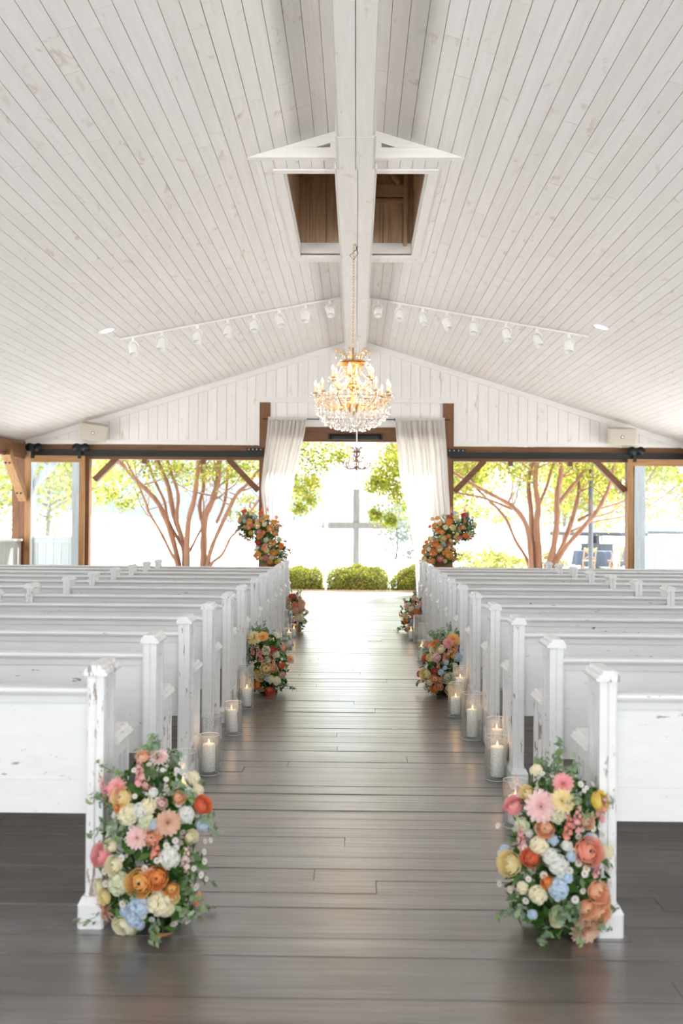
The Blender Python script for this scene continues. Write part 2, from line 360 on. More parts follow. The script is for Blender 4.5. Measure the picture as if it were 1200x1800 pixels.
# ceiling: two slopes of whitewashed boards with an opening under the cupola
OPX, OY0, OY1 = .84, 10.0, 13.45
PW = .1315
for side, nme in ((-1, 'left'), (1, 'right')):
    base = MB()
    def slab(x0, x1, y0, y1, mb=base, t0=.013, t1=.12):
        P = [(XC+side*x0, RIDGE-SL*x0+t0), (XC+side*x1, RIDGE-SL*x1+t0), (XC+side*x1, RIDGE-SL*x1+t1), (XC+side*x0, RIDGE-SL*x0+t1)]
        mb.prism(P, y0, y1, 'xz')
    slab(0, 7.5, -5, OY0); slab(0, 7.5, OY1, YW+.5); slab(OPX, 7.5, OY0, OY1)
    cl = structure(base.build('ceiling', M['gap']), 'whitewashed board slope of the vaulted ceiling, %s of the ridge beam' % nme, 'ceiling')
    n = int(7.05/PW); far = MB(); cnt = 0
    for i in range(n+1):
        x = .01+i*PW; x1 = min(x+PW, 7.08)
        if x1-x < .03: continue
        xc = (x+x1)/2; wd = (x1-x)/CT-.0045
        segs = []; yy = 4.6-random.random()*3
        while yy < YW:
            L = random.uniform(3.4, 6.2); segs.append((max(yy, 4.6), min(yy+L, YW))); yy += L
        for (a, b) in segs:
            if b-a < .05: continue
            pcs = [(a, b)]
            if x1 < OPX+.06:
                pcs = [(a, min(b, OY0)), (max(a, OY1), b)]
            for (a2, b2) in pcs:
                if b2-a2 < .05: continue
                ubox('plank', M['ceil'], cl, (XC+side*xc, (a2+b2)/2, RIDGE-SL*xc+.012), (wd, b2-a2-.003, .022), (0, side*TH, 0)); cnt += 1
    back = MB(); slab(0, 7.08, -5, 4.6, back, 0, .025); back.build('rear_boarding', M['ceil'], cl)
    rf = MB(); slab(0, 8.1, -5.4, OY0-.1, rf, .14, .2); slab(0, 8.1, OY1+.1, YW+.9, rf, .14, .2); slab(OPX+.1, 8.1, OY0-.1, OY1+.1, rf, .14, .2)
    structure(rf.build('roof', M['greypaint']), 'outer roof deck above the %s ceiling slope' % nme, 'roof')

# ridge beam, boxed in whitewashed boards: narrower near the camera, wider beyond the cupola
ZB = 5.0
b = thing('ridge_beam', 'long whitewashed boxed beam under the ceiling ridge', 'beam', (XC, 0, 0)); b['kind'] = 'structure'
def bm_(x0, x1, y0, y1, z0, z1): 
    return ubox('board', M['beamw'], b, ((x0+x1)/2, (y0+y1)/2, (z0+z1)/2), (x1-x0, y1-y0, z1-z0))
for (y0, y1, hw, z0) in ((2, 9.0, .155, ZB), (9.0, 9.85, .165, ZB-.004), (9.85, 15.6, .19, ZB), (15.6, YW, .195, ZB-.002)):
    bm_(-hw, -.003+.02*(y0 > 9), y0+.003, y1-.003, z0, z0+.03); bm_(.003+.02*(y0 > 9), hw, y0+.003, y1-.003, z0, z0+.03)
    bm_(-hw-.022, -hw-.002, y0+.003, y1-.003, z0+.012, 5.34); bm_(hw+.002, hw+.022, y0+.003, y1-.003, z0+.012, 5.34)
bm_(-.14, .14, 2, YW, ZB+.04, 5.3)

# small collar truss in front of the cupola opening
t = thing('collar_truss', 'small whitewashed triangular truss under the ridge in front of the ceiling opening', 'truss', (XC, 9.7, 0)); t['kind'] = 'structure'
xe = 1.06; ze = RIDGE-SL*xe
for s in (-1, 1):
    m = MB(); m.prism([(s*.19, ze), (s*xe, ze), (s*(xe-.10/SL), ze+.10), (s*.19, ze+.10)][::s], -.05, .03, 'xz'); m.build('tie_board', M['trimx'], t)
    xm = (RIDGE-.105-ze-.105)/SL
    m = MB(); m.prism([(s*.19, RIDGE-SL*.19-.105), (s*xm, ze+.105), (s*(xe-.105/SL), ze+.105), (s*.19, RIDGE-SL*.19-.002)][::s], -.04, .03, 'xz'); m.build('rafter_board', M['trimx'], t)
    m = MB(); m.prism([(s*.19, ze+.10), (s*.25, ze+.10), (s*.25, ze+.165), (s*.19, ze+.165)][::s], -.035, .03, 'xz'); m.build('block', M['trimx'], t)
    m = MB(); m.prism([(s*.19, ze+.02), (s*.95, ze+.02), (s*.19, RIDGE-SL*.19-.01)][::s], .032, .042, 'xz'); m.build('backing', M['pine_x'], t)

# level soffit filling the ridge, and the cupola shaft above the opening in it
cu = thing('cupola_shaft', 'brown bare-board cupola shaft above the level opening beside the ridge beam', 'cupola', (XC, 0, 0)); cu['kind'] = 'structure'
ZS = ze+.02; ZT = 7.3; SY0, SY1 = 9.75, 13.62; OX = .74; OY0b, OY1b = 10.12, 13.3
def flat(name, x0, x1, y0, y1, mat=M['ceil'], z=ZS, th=.022): return ubox(name, mat, cu, ((x0+x1)/2, (y0+y1)/2, z+th/2), (x1-x0-.004, y1-y0-.004, th))
m = MB(); m.box(-1.06, -OX, SY0, SY1, ZS+.012, ZS+.03); m.box(OX, 1.06, SY0, SY1, ZS+.012, ZS+.03); m.box(-OX, OX, SY0, OY0b, ZS+.012, ZS+.03); m.box(-OX, OX, OY1b, SY1, ZS+.012, ZS+.03); m.build('soffit_backing', M['gap'], cu)
for s in (-1, 1):
    for k in range(8):
        xa = .19+k*.125; xb = min(xa+.125, 1.07)
        if xb-xa < .03: continue
        u = sorted((s*xa, s*xb))
        if xb <= OX+.10: flat('plank', u[0], u[1], SY0, OY0b-.09); flat('plank', u[0], u[1], OY1b+.09, SY1)
        else: flat('plank', u[0], u[1], SY0, SY0+1.9+.5*(k % 2)); flat('plank', u[0], u[1], SY0+1.9+.5*(k % 2), SY1)
    for (y0, y1) in ((OY0b-.10, OY0b), (OY1b, OY1b+.10)):
        u = sorted((s*.19, s*(OX+.10))); flat('casing', u[0], u[1], y0, y1, M['trimx'], ZS-.014)
    u = sorted((s*OX, s*(OX+.10))); flat('casing', u[0], u[1], OY0b, OY1b, M['ceil'], ZS-.014)
    # painted lining of the opening, then bare boards above
    ubox('lining', M['ceil'], cu, (s*(OX+.011), (OY0b+OY1b)/2, ZS+.09), (.022, OY1b-OY0b, .17))
    for yy in (OY0b-.011, OY1b+.011): ubox('lining', M['trimx'], cu, (s*(OX/2+.09), yy, ZS+.09), (OX-.19, .022, .17))
    e = np.linspace(OY0b, OY1b, 13)
    for a0, a1 in zip(e[:-1], e[1:]): ubox('plank', M['pine_z'], cu, (s*(OX+.03), (a0+a1)/2, (ZS+.18+ZT)/2), (.03, a1-a0-.006, ZT-ZS-.18))
xs = [-.76, -.62, -.40, -.15, .10, .36, .62, .76]
for yy in (OY1b+.03, OY0b-.03):
    for a0, a1 in zip(xs[:-1], xs[1:]): ubox('plank', M['pine_z'], cu, ((a0+a1)/2, yy, (ZS+.18+ZT)/2), (a1-a0-.008, .03, ZT-ZS-.18))
ubox('rail', M['pine_x'], cu, (.38, OY1b-.02, 5.93), (.50, .05, .17)); ubox('rail', M['pine_x'], cu, (.38, OY1b-.03, 5.80), (.50, .07, .03))
ubox('upright', M['pine_z'], cu, (.655, OY1b-.03, 6.2), (.05, .06, 2.0))
m = MB(); m.bar((.24, OY1b-.03, 6.5), (.56, OY1b-.03, 6.02), .05, .10, (0, 1, 0)); m.build('brace', M['pine_x'], cu)
m = MB(); m.bar((.42, OY1b-.03, 6.5), (.20, OY1b-.03, 6.02), .05, .06, (0, 1, 0)); m.build('brace', M['pine_x'], cu)
m = MB(); m.box(-.85, .85, OY0-.1, OY1+.1, ZT, ZT+.06); m.build('lid', M['pine_x'], cu)
m = MB()
for s in (-1, 1): m.box(s*.80-.01, s*.80+.01, OY0b-.08, OY1b+.08, ZS+.03, ZT)
for yy in (OY0b-.07, OY1b+.07): m.box(-.82, .82, yy-.008, yy+.008, ZS+.03, ZT)
m.build('sheathing', M['gap'], cu)

# gable wall at the far end: upright whitewashed boards
gw = MB()
def gpoly(x0, x1, z0): 
    pts = [(x0, z0), (x1, z0), (x1, hceil(x1)+.02)]
    if x0 < XC < x1: pts.append((XC, RIDGE+.02))
    return pts+[(x0, hceil(x0)+.02)]
Z_SIDE, Z_TOPC, Z_CEN = 3.13, 4.02, 3.52
XL, XR = -2.14, 2.12           # outer faces of the white door surround
gw.prism(gpoly(-7.1, XL, Z_SIDE), YW+.03, YW+.14, 'xz'); gw.prism(gpoly(XL, XR, Z_CEN), YW+.03, YW+.14, 'xz'); gw.prism(gpoly(XR, 7.1, Z_SIDE), YW+.03, YW+.14, 'xz')
wall = structure(gw.build('wall_back', M['gap']), 'whitewashed upright board gable wall above the far doors', 'wall')
x = -7.0
while x < 7.0:
    x1 = min(x+random.choice((.20, .215, .23)), 7.0)
    for lim in (XL, XR):
        if x < lim-.001 < x1: x1 = lim
    if x1-x > .008:
        z0 = Z_SIDE if (x1 <= XL or x >= XR) else Z_TOPC
        m = MB(); m.prism(gpoly(x+.003, x1-.003, z0), YW+.005+random.uniform(-.003, .003), YW+.03, 'xz'); m.build('plank', M['gable'], wall)
        if XL+.12 < x and x1 < XR-.12:
            m = MB(); m.prism([(x+.003, Z_CEN), (x1-.003, Z_CEN), (x1-.003, Z_TOPC), (x+.003, Z_TOPC)], YW+.009, YW+.03, 'xz'); m.build('plank', M['gable'], wall)
    x = x1
def tb(name, x0, x1, z0, z1, mat, y0=YW-.02, y1=YW+.03, lab=None, par=wall):
    c_ = lambda x: min(z1, hceil(x)-.002)
    m = MB(); m.prism([(x0, z0), (x1, z0), (x1, c_(x1)), (x0, c_(x0))], y0, y1, 'xz'); o = m.build(name, mat, par)
    return o
for s in (-1, 1):
    m = MB(); m.bar((XC, YW-.006, RIDGE-.065), (XC+s*6.98, YW-.006, RIDGE-.065-SL*6.98), .046, .12, (0, 0, 1)); m.build('rake_board', M['trimx'], wall)
tb('trim_board', -6.95, XL, Z_SIDE-.01, Z_SIDE+.09, M['trimx']); tb('trim_board', XR, 6.9, Z_SIDE-.01, Z_SIDE+.09, M['trimx'])
tb('trim_board', XL, XR, Z_TOPC, Z_TOPC+.11, M['trimx'])
tb('trim_board', XL, XL+.085, Z_SIDE-.01, Z_TOPC, M['trimz']); tb('trim_board', XR-.085, XR, Z_SIDE-.01, Z_TOPC, M['trimz'])
tb('trim_board', -1.82, 1.80, Z_CEN-.01, Z_CEN+.09, M['trimx'])

# timber frame of the far end
fr = thing('door_frame', 'dark stained timber posts and header framing the far open doorway', 'door frame', (0, YW, 0)); fr['kind'] = 'structure'
def tbox(name, x0, x1, y0, y1, z0, z1, mat, par): 
    m = MB(); m.box(x0, x1, y0, y1, z0, z1); o = m.build(name, mat, par); return o
tbox('post', -2.055, -1.83, -.03, .25, 0, Z_TOPC, M['timber_z'], fr); tbox('post', 1.81, 2.04, -.03, .25, 0, Z_TOPC, M['timber_z'], fr)
tbox('header', -1.83, 1.81, 0, .24, 3.2, 3.51, M['timber_x'], fr)
for s, nme in ((-1, 'left'), (1, 'right')):
    x0, x1 = (-6.9, -2.055) if s < 0 else (2.04, 6.95)
    g = thing('timber_header', 'brown timber header over the %s bay of the far wall' % nme, 'beam', (0, YW, 0)); g['kind'] = 'structure'
    tbox('beam', x0, x1, .02, .22, 2.86, 3.115, M['timber_x'], g)
    tbox('beam', x0, x1, .0, .2, 2.80, 2.86, M['timber_x'], g)
    for bx in ((-4.5, -3.25) if s < 0 else (3.25, 4.5)): tbox('block', bx-.05, bx+.05, .03, .15, 2.71, 2.8, M['timber_z'], g)
    for (p, q) in (((x0 if s < 0 else x1)-s*1.38, -s), ) : pass
    # knee braces
    for (xa, za, xb, zb) in (((-5.56, 2.36, -5.10, 2.82), (-2.08, 2.16, -2.72, 2.82)) if s < 0 else ((2.06, 2.16, 2.70, 2.82), (5.66, 2.20, 5.04, 2.82))):
        m = MB(); m.bar((xa, .1, za), (xb, .1, zb), .12, .15, (0, 1, 0)); m.build('brace', M['timber_x'], g)
    # black iron rail with brackets
    r = thing('door_track', 'black iron sliding door rail under the %s header' % nme, 'door rail', (0, YW-.06, 0)); 
    ra, rb = (-6.75, -1.98) if s < 0 else (1.96, 7.0)
    tbox('rail', ra, rb, -.03, .02, 2.875, 2.985, M['iron'], r); tbox('rail_lip', ra, rb, -.05, .03, 2.865, 2.878, M['iron'], r)
    e0, e1 = (-2.32, -1.97) if s < 0 else (1.90, 2.28)
    tbox('bracket', e0, e1, -.02, .03, 2.90, 3.05, M['iron'], r)
    for q in range(4):
        m = MB(); m.lathe([(0, 0), (.012, .002), (.012, .012)], 8); m.xf(Matrix.Translation((e0+.05+q*(e1-e0-.1)/3, -.02, 3.02)) @ Matrix.Rotation(PI/2, 4, 'X')); m.build('bolt', M['white_metal'], r)
# sliding glass doors
def glass_door(label, xs0, xs1, hangers, y):
    d = thing('sliding_door', label, 'door', (0, y, 0)); fw = .115
    d['kind'] = 'structure'
    tbox('stile', xs0, xs0+fw, -.025, .025, .05, 2.72, M['oak_z'], d); tbox('stile', xs1-fw, xs1, -.025, .025, .05, 2.72, M['oak_z'], d)
    tbox('top_rail', xs0, xs1, -.027, .027, 2.72, 2.86, M['oak_x'], d); tbox('bottom_rail', xs0+fw, xs1-fw, -.025, .025, .05, .3, M['oak_x'], d)
    tbox('pane', xs0+fw, xs1-fw, -.004, .004, .3, 2.72, M['pane'], d)
    for hx in hangers:
        tbox('strap', hx-.035, hx+.035, -.04, -.028, 2.80, 3.10, M['iron'], d)
        for dx in (-.06, .12):
            m = MB(); m.lathe([(0, -.02), (.09, -.02), (.09, -.008), (.06, 0), (.09, .008), (.09, .02), (0, .02)], 20); m.xf(Matrix.Translation((hx+dx, -.03, 3.03)) @ Matrix.Rotation(PI/2, 4, 'X')); m.build('wheel', M['iron'], d, True)
    return d
glass_door('glass sliding door in a honey timber frame at the far left corner', -6.98, -5.72, (-6.82, -5.83), YW-.12)
glass_door('glass sliding door in a timber frame at the far right, partly out of frame', 5.66, 7.6, (5.80,), YW-.12)
for nme, px0, px1 in (('left', -5.80, -5.66), ('right', 5.69, 5.84)):
    if True:
        o = tbox('door_post', px0, px1, YW, YW+.2, 0, 2.8, M['timber_z'], None); structure(o, 'narrow dark timber post beside the %s sliding door' % nme, 'post')
# corner posts and side walls
for s, nme in ((-1, 'left'), (1, 'right')):
    o = tbox('corner_post', min(s*7.28, s*6.99), max(s*7.28, s*6.99), YW-.05, YW+.25, 0, 3.1, M['timber_z'], None); structure(o, 'timber corner post at the far %s of the hall' % nme, 'post')
    sw = thing('wall_'+nme, 'low boarded half wall with timber plate and posts along the %s side' % nme, 'wall', (0, 0, 0)); sw['kind'] = 'structure'
    xa, xb = sorted((s*7.0, s*7.22))
    tbox('plate_beam', xa, xb, -5, YW-.05, 2.79, 3.12, M['timber_y'], sw)
    for k, py in enumerate((16.6, 11.8, 7.0, 2.2, -2.6)): tbox('post', xa, xb, py-.11, py+.11, 0, 2.79, M['timber_z'], sw)
    tbox('half_wall_core', s*7.12-.03, s*7.12+.03, -5, YW-.06, 0, 1.06, M['gap'], sw)
    tbox('cap', s*7.12-.09, s*7.12+.09, -5, YW-.06, 1.06, 1.10, M['trimz'], sw)
    yy = YW-.07; k = 0
    while yy > 13:
        tbox('board', s*7.12-(.05 if s > 0 else -.03), s*7.12+(-.03 if s > 0 else .05), yy-.18, yy, .0, 1.06, M['halfwall'], sw); yy -= .185
    mm = MB(); mm.box(s*7.12-(.05 if s > 0 else -.03), s*7.12+(-.03 if s > 0 else .05), -5, 12.9, 0, 1.06); mm.build('boarding', M['halfwall'], sw)
    for py in (YW-.16, ):
        m = MB(); m.bar((s*7.0, py-1.05, 2.86), (s*7.0, py-.0, 1.95), .16, .17, (1, 0, 0)); br = m.build('knee_brace', M['oak_z'], sw)
        for q in (0, 1):
            for r_ in (-1, 1):
                m = MB(); m.lathe([(0, 0), (.02, 0), (.02, .015), (0, .02)], 8)
                c = Vector((s*7.0, py-1.05, 2.86)).lerp(Vector((s*7.0, py, 1.95)), .15+.65*q)
                m.xf(Matrix.Translation((c.x+r_*.04, c.y-.07, c.z-.08)) @ Matrix.Rotation(PI/2, 4, 'X')); m.build('bolt', M['iron'], br)
# curtain rod and radiant heater
rod = thing('curtain_rod', 'thin dark curtain rod across the top of the far doorway', 'curtain rod', (0, YW-.14, 3.66))
m = MB(); m.tube([(-1.98, 0, 0), (1.95, 0, 0)], .011, 8); m.build('rod', M['iron'], rod)
for xx in (-1.08, .80):
    m = MB(); m.lathe([(0, -.04), (.02, -.02), (.03, 0), (.02, .02), (0, .03)], 8, (xx, 0, 0)); m.build('finial', M['iron'], rod)
for xx in (-1.5, 1.4): 
    m = MB(); m.bar((xx, 0, 0), (xx, .14, 0), .015, .015); m.build('bracket', M['iron'], rod)
ht = thing('tube_heater', 'black tube heater fixed to the header of the far doorway', 'heater', (.0, YW-.06, 3.30))
m = MB(); m.tube([(-.58, 0, 0), (.52, 0, 0)], .065, 12); m.build('housing', M['iron'], ht, True)
m = MB(); m.box(-.60, -.565, -.07, .03, -.07, .07); m.box(.505, .54, -.07, .03, -.07, .07); m.build('end_cap', M['iron'], ht)
m = MB(); m.box(-.35, -.31, .0, .065, -.02, .05); m.box(.3, .34, .0, .065, -.02, .05); m.build('bracket', M['iron'], ht)

# sheer curtains
def curtain(label, prof, folds, seed, y0):
    """prof: list of (z, xleft, xright)"""
    rnd = random.Random(seed); nx, nz = 90, 60; vs = []; zs = np.linspace(prof[0][0], prof[-1][0], nz+1)
    ph = [rnd.uniform(0, 6.28) for _ in range(4)]
    for z in zs:
        for k in range(len(prof)-1):
            if prof[k][0] >= z >= prof[k+1][0]:
                t = (prof[k][0]-z)/(prof[k][0]-prof[k+1][0]); t = t*t*(3-2*t)*.5+t*.5
                xl = prof[k][1]*(1-t)+prof[k+1][1]*t; xr = prof[k][2]*(1-t)+prof[k+1][2]*t; break
        wdt = xr-xl
        for i in range(nx+1):
            u = i/nx; uu = u+.012*math.sin(u*21+ph[0]+z)
            d = .045*math.sin(uu*folds*2*PI+ph[1]+.25*z)+.022*math.sin(uu*folds*1.7*2*PI+ph[2]-.5*z)+.01*math.sin(uu*60+z*2)
            d *= .7*min(1.6, .6+.5*(1.2/max(wdt, .4)))
            vs.append((xl+wdt*u, y0+d, z))
    fs = [(j*(nx+1)+i, j*(nx+1)+i+1, (j+1)*(nx+1)+i+1, (j+1)*(nx+1)+i) for j in range(nz) for i in range(nx)]
    m = MB(); m.add(vs, fs); o = m.build('curtain', M['sheer'], None, True); tag(o, label, 'curtain', 'sheer curtains at the far doorway')
    md = o.modifiers.new('thickness', 'SOLIDIFY'); md.thickness = .002
    h = MB(); h.box(prof[0][1], prof[0][2], y0-.018, y0+.018, prof[0][0]-.01, prof[0][0]+.055); h.build('rod_pocket', M['sheer'], o)
    return o
curtain('white sheer curtain hung on the left side of the far doorway', [(3.64, -1.86, -1.05), (2.2, -1.99, -1.33), (1.2, -1.9, -1.52), (.02, -1.72, -1.36)], 9, 3, YW-.2)
curtain('white sheer curtain hung on the right side of the far doorway', [(3.64, .80, 1.83), (2.6, .88, 1.90), (1.35, 1.13, 1.97), (.8, 1.22, 1.82), (.02, 1.26, 1.75)], 10, 5, YW-.2)

# ------------------------------------------------------------------ ceiling fittings
def onceil(px, py):
    """point on the ceiling seen at the given bearing (design constants measured from the photograph)"""
    dx = px-626-(918-py)*.0073; dy = (918-py)+(px-626)*.0073
    s = 1 if dx > 0 else -1
    Y = (RIDGE-CAMH+SL*XC*s)*1750/(dy+SL*abs(dx)); return Vector((dx*Y/1750, Y, CAMH+dy*Y/1750))
for s, px, py, nme in ((-1, 186, 579, 'left'), (1, 1055, 575, 'right')):
    p = onceil(px, py); d = thing('downlight', 'round recessed downlight in the %s ceiling slope' % nme, 'ceiling light', p); d.rotation_euler = (0, s*TH, 0)
    m = MB(); m.lathe([(.085, .004), (.085, -.006), (.125, -.008), (.125, .004)], 28); m.build('trim_ring', M['white_metal'], d, True)
    m = MB(); m.lathe([(0, .0), (.086, .0)], 28); m.build('lens', M['lamp'], d)
for s, a, c, nme, heads in ((-1, (210, 592), (597, 520), 'left', (233, 283, 346, 400, 446, 491, 537, 580)), (1, (650, 521), (1035, 590), 'right', (664, 703, 744, 785, 832, 890, 944, 999))):
    P, Q = onceil(*a), onceil(*c); dr = Vector((0, 0, -.02)); P += dr; Q += dr
    tk = thing('light_track', 'white lighting track on the %s ceiling slope' % nme, 'light track', (0, 0, 0))
    m = MB(); m.bar(P, Q, .035, .025); m.build('rail', M['white_metal'], tk)
    for k, hx in enumerate(heads):
        t_ = (hx-a[0])/(c[0]-a[0]); t2 = t_
        for _ in range(8):
            X = P.lerp(Q, t2); ix = 626+X.x/X.y*1750+(X.z-CAMH)/X.y*1750*.0073; t2 += (hx-ix)/(c[0]-a[0])
        X = P.lerp(Q, t2)
        words = ['outermost', 'second from the outside', 'third from the outside', 'fourth from the outside', 'fourth from the ridge', 'third from the ridge', 'second from the ridge', 'nearest the ridge']
        wds = words if s < 0 else words[::-1]
        h = thing('track_spotlight', 'white cylinder track spotlight on the %s track, %s' % (nme, wds[k]), 'spotlight', X+Vector((0, 0, -.02)), 'track spotlights')
        h.rotation_euler = (0, 0, random.uniform(-.3, .3))
        m = MB(); m.lathe([(0, 0), (.028, 0), (.028, -.05), (0, -.05)], 12); m.build('adapter', M['white_metal'], h)
        ang = random.uniform(-.35, .2); R = Matrix.Rotation(ang, 4, 'Y') @ Matrix.Rotation(random.uniform(-.5, -.3), 4, 'X')
        st = MB(); st.tube([(-.07, 0, -.17), (-.085, 0, -.11), (-.05, 0, -.06), (0, 0, -.045), (.05, 0, -.06), (.085, 0, -.11), (.07, 0, -.17)], .008, 6); st.build('yoke', M['white_metal'], h)
        m = MB(); m.lathe([(0, .11), (.05, .105), (.07, .08), (.078, .04), (.078, -.13), (.070, -.13), (.066, -.08), (0, -.07)], 20)
        m.xf(Matrix.Translation((0, 0, -.165)) @ R @ Matrix.Scale(.85, 4)); m.build('can', M['white_metal'], h, True)
# loudspeakers under the eaves of the gable wall
for s, x, z, rot, lab in ((-1, -5.5, 3.36, (.28, .14, .12), 'ivory loudspeaker box tilted under the left ceiling slope at the gable wall'), (1, 5.48, 3.33, (.22, 0, 0), 'ivory loudspeaker box hung level on the right of the gable wall')):
    sp = thing('loudspeaker', lab, 'loudspeaker', (x, YW-.24, z)); sp.rotation_euler = rot
    m = MB(); m.prism([(-.29, -.13), (.29, -.13), (.24, .14), (-.24, .14)], -.165, .165, 'xy'); m.build('cabinet', M['speaker'], sp)
    m = MB(); m.box(-.27, .27, -.142, -.131, -.145, .145); m.build('grille', M['grille'], sp)
    m = MB(); m.box(-.03, .03, -.148, -.142, -.03, .03); e = m.build('badge', M['iron'], sp)
    m = MB(); m.box(-.02, .02, -.1505, -.148, -.02, .02); m.build('badge_face', M['white_metal'], e)
    m = MB(); m.bar((0, .12, .0), (0, .22, .04), .06, .06); m.build('bracket', M['white_metal'], sp)

# ------------------------------------------------------------------ chandeliers
def drop_mesh(nme, L, R):
    m = MB(); m.lathe([(.0005, 0), (R*.35, -L*.12), (R*.6, -L*.35), (R, -L*.68), (R*.7, -L*.88), (.0005, -L)], 6); return m.mesh(nme, M['crystal'])
def chandelier(nme, label, loc, S, n1, n2, top, detail=True):
    c = thing(nme, label, 'chandelier', loc); BR = M['brass'] if detail else M['rosebrass']
    q = lambda *p: tuple(S*v for v in p)
    m = MB(); m.lathe([(r*S, z*S) for r, z in ((.0, .20), (.03, .21), (.05, .25), (.09, .29), (.10, .33), (.06, .36), (.025, .38), (.02, .48), (.05, .53), (.075, .57), (.05, .61), (.02, .64), (.018, .78), (.05, .82), (.06, .86), (.03, .90), (.012, .93), (.012, 1.04), (0, 1.04))], 16); m.build('stem', BR, c, True)
    m = MB(); m.lathe([(r*S, z*S) for r, z in ((.20, .85), (.13, .885), (.05, .90), (.05, .885), (.13, .87), (.195, .84))], 20); m.build('dish', BR, c, True)
    TK = 1 if detail else 2.6; arm1 = MB(); arm1.tube([q(.07, 0, .32), q(.16, 0, .27), q(.27, 0, .265), (.37*S, 0, .30*S), q(.44, 0, .36), q(.47, 0, .44)], .0085*S*TK, 6); A1 = arm1.mesh('arm', BR, True)
    arm2 = MB(); arm2.tube([q(.05, 0, .56), q(.11, 0, .52), q(.19, 0, .52), q(.25, 0, .57), q(.27, 0, .63)], .008*S*TK, 6); A2 = arm2.mesh('arm', BR, True)
    sc = MB(); sc.tube([q(.03, 0, .66), q(.09, 0, .70), q(.12, 0, .78), q(.09, 0, .88), q(.12, 0, .96), q(.19, 0, 1.02), q(.225, 0, 1.0), q(.215, 0, .965)], .008*S*TK, 6); A3 = sc.mesh('crown_arm', BR, True)
    cup = MB(); cup.lathe([(r*S, z*S) for r, z in ((0, -.01), (.018, 0), (.052, .014), (.062, .026), (.05, .02), (.02, .012), (.016, .03), (.016, .04), (0, .04))], 12); CU = cup.mesh('cup', M['crystal'] if detail else BR, True)
    sl_ = MB(); sl_.lathe([(0, 0), (.013*S, 0), (.013*S, .085*S), (0, .085*S)], 8); SLV = sl_.mesh('candle_sleeve', M['sleeve'] if detail else BR, True)
    bu = MB(); bu.lathe([(r*S, z*S) for r, z in ((0, 0), (.010, .005), (.0155, .025), (.012, .042), (.005, .062), (0, .075))], 8); BU = bu.mesh('bulb', M['bulb'], True)
    D1 = drop_mesh('prism', .062*S, .017*S); D2 = drop_mesh('prism', .038*S, .010*S)
    strings = MB()
    def bead(p, r): 
        strings.add([(p[0]+a*r, p[1]+b_*r, p[2]+g*r) for a, b_, g in ((1,0,0),(-1,0,0),(0,1,0),(0,-1,0),(0,0,1),(0,0,-1))], [(0,2,4),(2,1,4),(1,3,4),(3,0,4),(2,0,5),(1,2,5),(3,1,5),(0,3,5)])
    def swag(p, q_, sag, n, r=.0078):
        for k in range(n+1):
            t = k/n; a = Vector(p).lerp(Vector(q_), t); a.z -= sag*4*t*(1-t); bead(a, r*S)
    def prism(M_, p): link('prism', M_, c, p, (0, 0, random.uniform(0, 3)))
    ends = []
    for tier, (n, A, r, z) in enumerate(((n1, A1, .47, .44), (n2, A2, .27, .63))):
        off = PI/n*(tier*.5)+.13
        for k in range(n):
            a = 2*PI*k/n+off; ca, sa = math.cos(a), math.sin(a)
            link('arm', A, c, (0, 0, 0), (0, 0, a)); p = q(r*ca, r*sa, z)
            cu_ = link('cup', CU, c, p); link('candle_sleeve', SLV, c, (p[0], p[1], p[2]+.03*S)); link('bulb', BU, c, (p[0], p[1], p[2]+.115*S))
            if detail:
                for j in range(3):
                    aj = a+2*PI*j/3; prism(D2, (p[0]+.055*S*math.cos(aj), p[1]+.055*S*math.sin(aj), p[2]+.005*S))
                if tier == 0: prism(D1, (p[0]*1.0, p[1]*1.0, p[2]-.09*S)); swag((p[0], p[1], p[2]), (p[0], p[1], p[2]-.09*S), 0, 7)
            a2 = a+2*PI/n; swag(p, q(r*math.cos(a2), r*math.sin(a2), z), .07*S, 14 if detail else 8)
            if detail: swag(p, q(.06*ca, .06*sa, z+.22), .05*S, 22)
            swag(p, q(.09*ca, .09*sa, .34 if tier == 0 else .6), .03*S, 18 if detail else 8)
    for k in range(6):
        a = 2*PI*k/6+.3; link('crown_arm', A3, c, (0, 0, 0), (0, 0, a)); ca, sa = math.cos(a), math.sin(a)
        for rr, zz in ((.215, .955), (.17, .99), (.20, .845)): prism(D1 if zz > .9 and rr > .2 else D2, q(rr*ca, rr*sa, zz))
        swag(q(.20*ca, .20*sa, 1.0), q(.2*math.cos(a+PI/3), .2*math.sin(a+PI/3), 1.0), .06*S, 14)
        swag(q(.20*ca, .20*sa, .85), q(.28*ca, .28*sa, .68), .01*S, 14)
    if detail:
        for (r, z0, z1, n) in ((.455, .40, .25, 28), (.40, .36, .175, 28), (.345, .34, .125, 24), (.28, .32, .09, 20), (.21, .30, .065, 16), (.13, .28, .05, 10), (.06, .24, .055, 5)):
            for k in range(n):
                a = 2*PI*k/n+r*9; ca, sa = math.cos(a), math.sin(a); zz = z1+random.uniform(-.012, .012)
                swag(q(r*1.04*ca, r*1.04*sa, z0), q(r*ca, r*sa, zz), 0, max(5, int((z0-z1)/.016))); prism(D1, q(r*ca, r*sa, zz))
            ring = MB(); ring.tube([q(r*1.04*math.cos(2*PI*k/32), r*1.04*math.sin(2*PI*k/32), z0) for k in range(33)], .004*S, 5, False); ring.build('ring', BR, c)
    else:
        for (r, z0, z1, n) in ((.3, .3, .1, 10), (.12, .25, .03, 5)):
            for k in range(n):
                a = 2*PI*k/n; swag(q(r*math.cos(a), r*math.sin(a), z0), q(r*.9*math.cos(a), r*.9*math.sin(a), z1), 0, 6); prism(D1, q(r*.9*math.cos(a), r*.9*math.sin(a), z1))
    stuff(strings.build('bead_strings', M['crystal'], c))
    return c
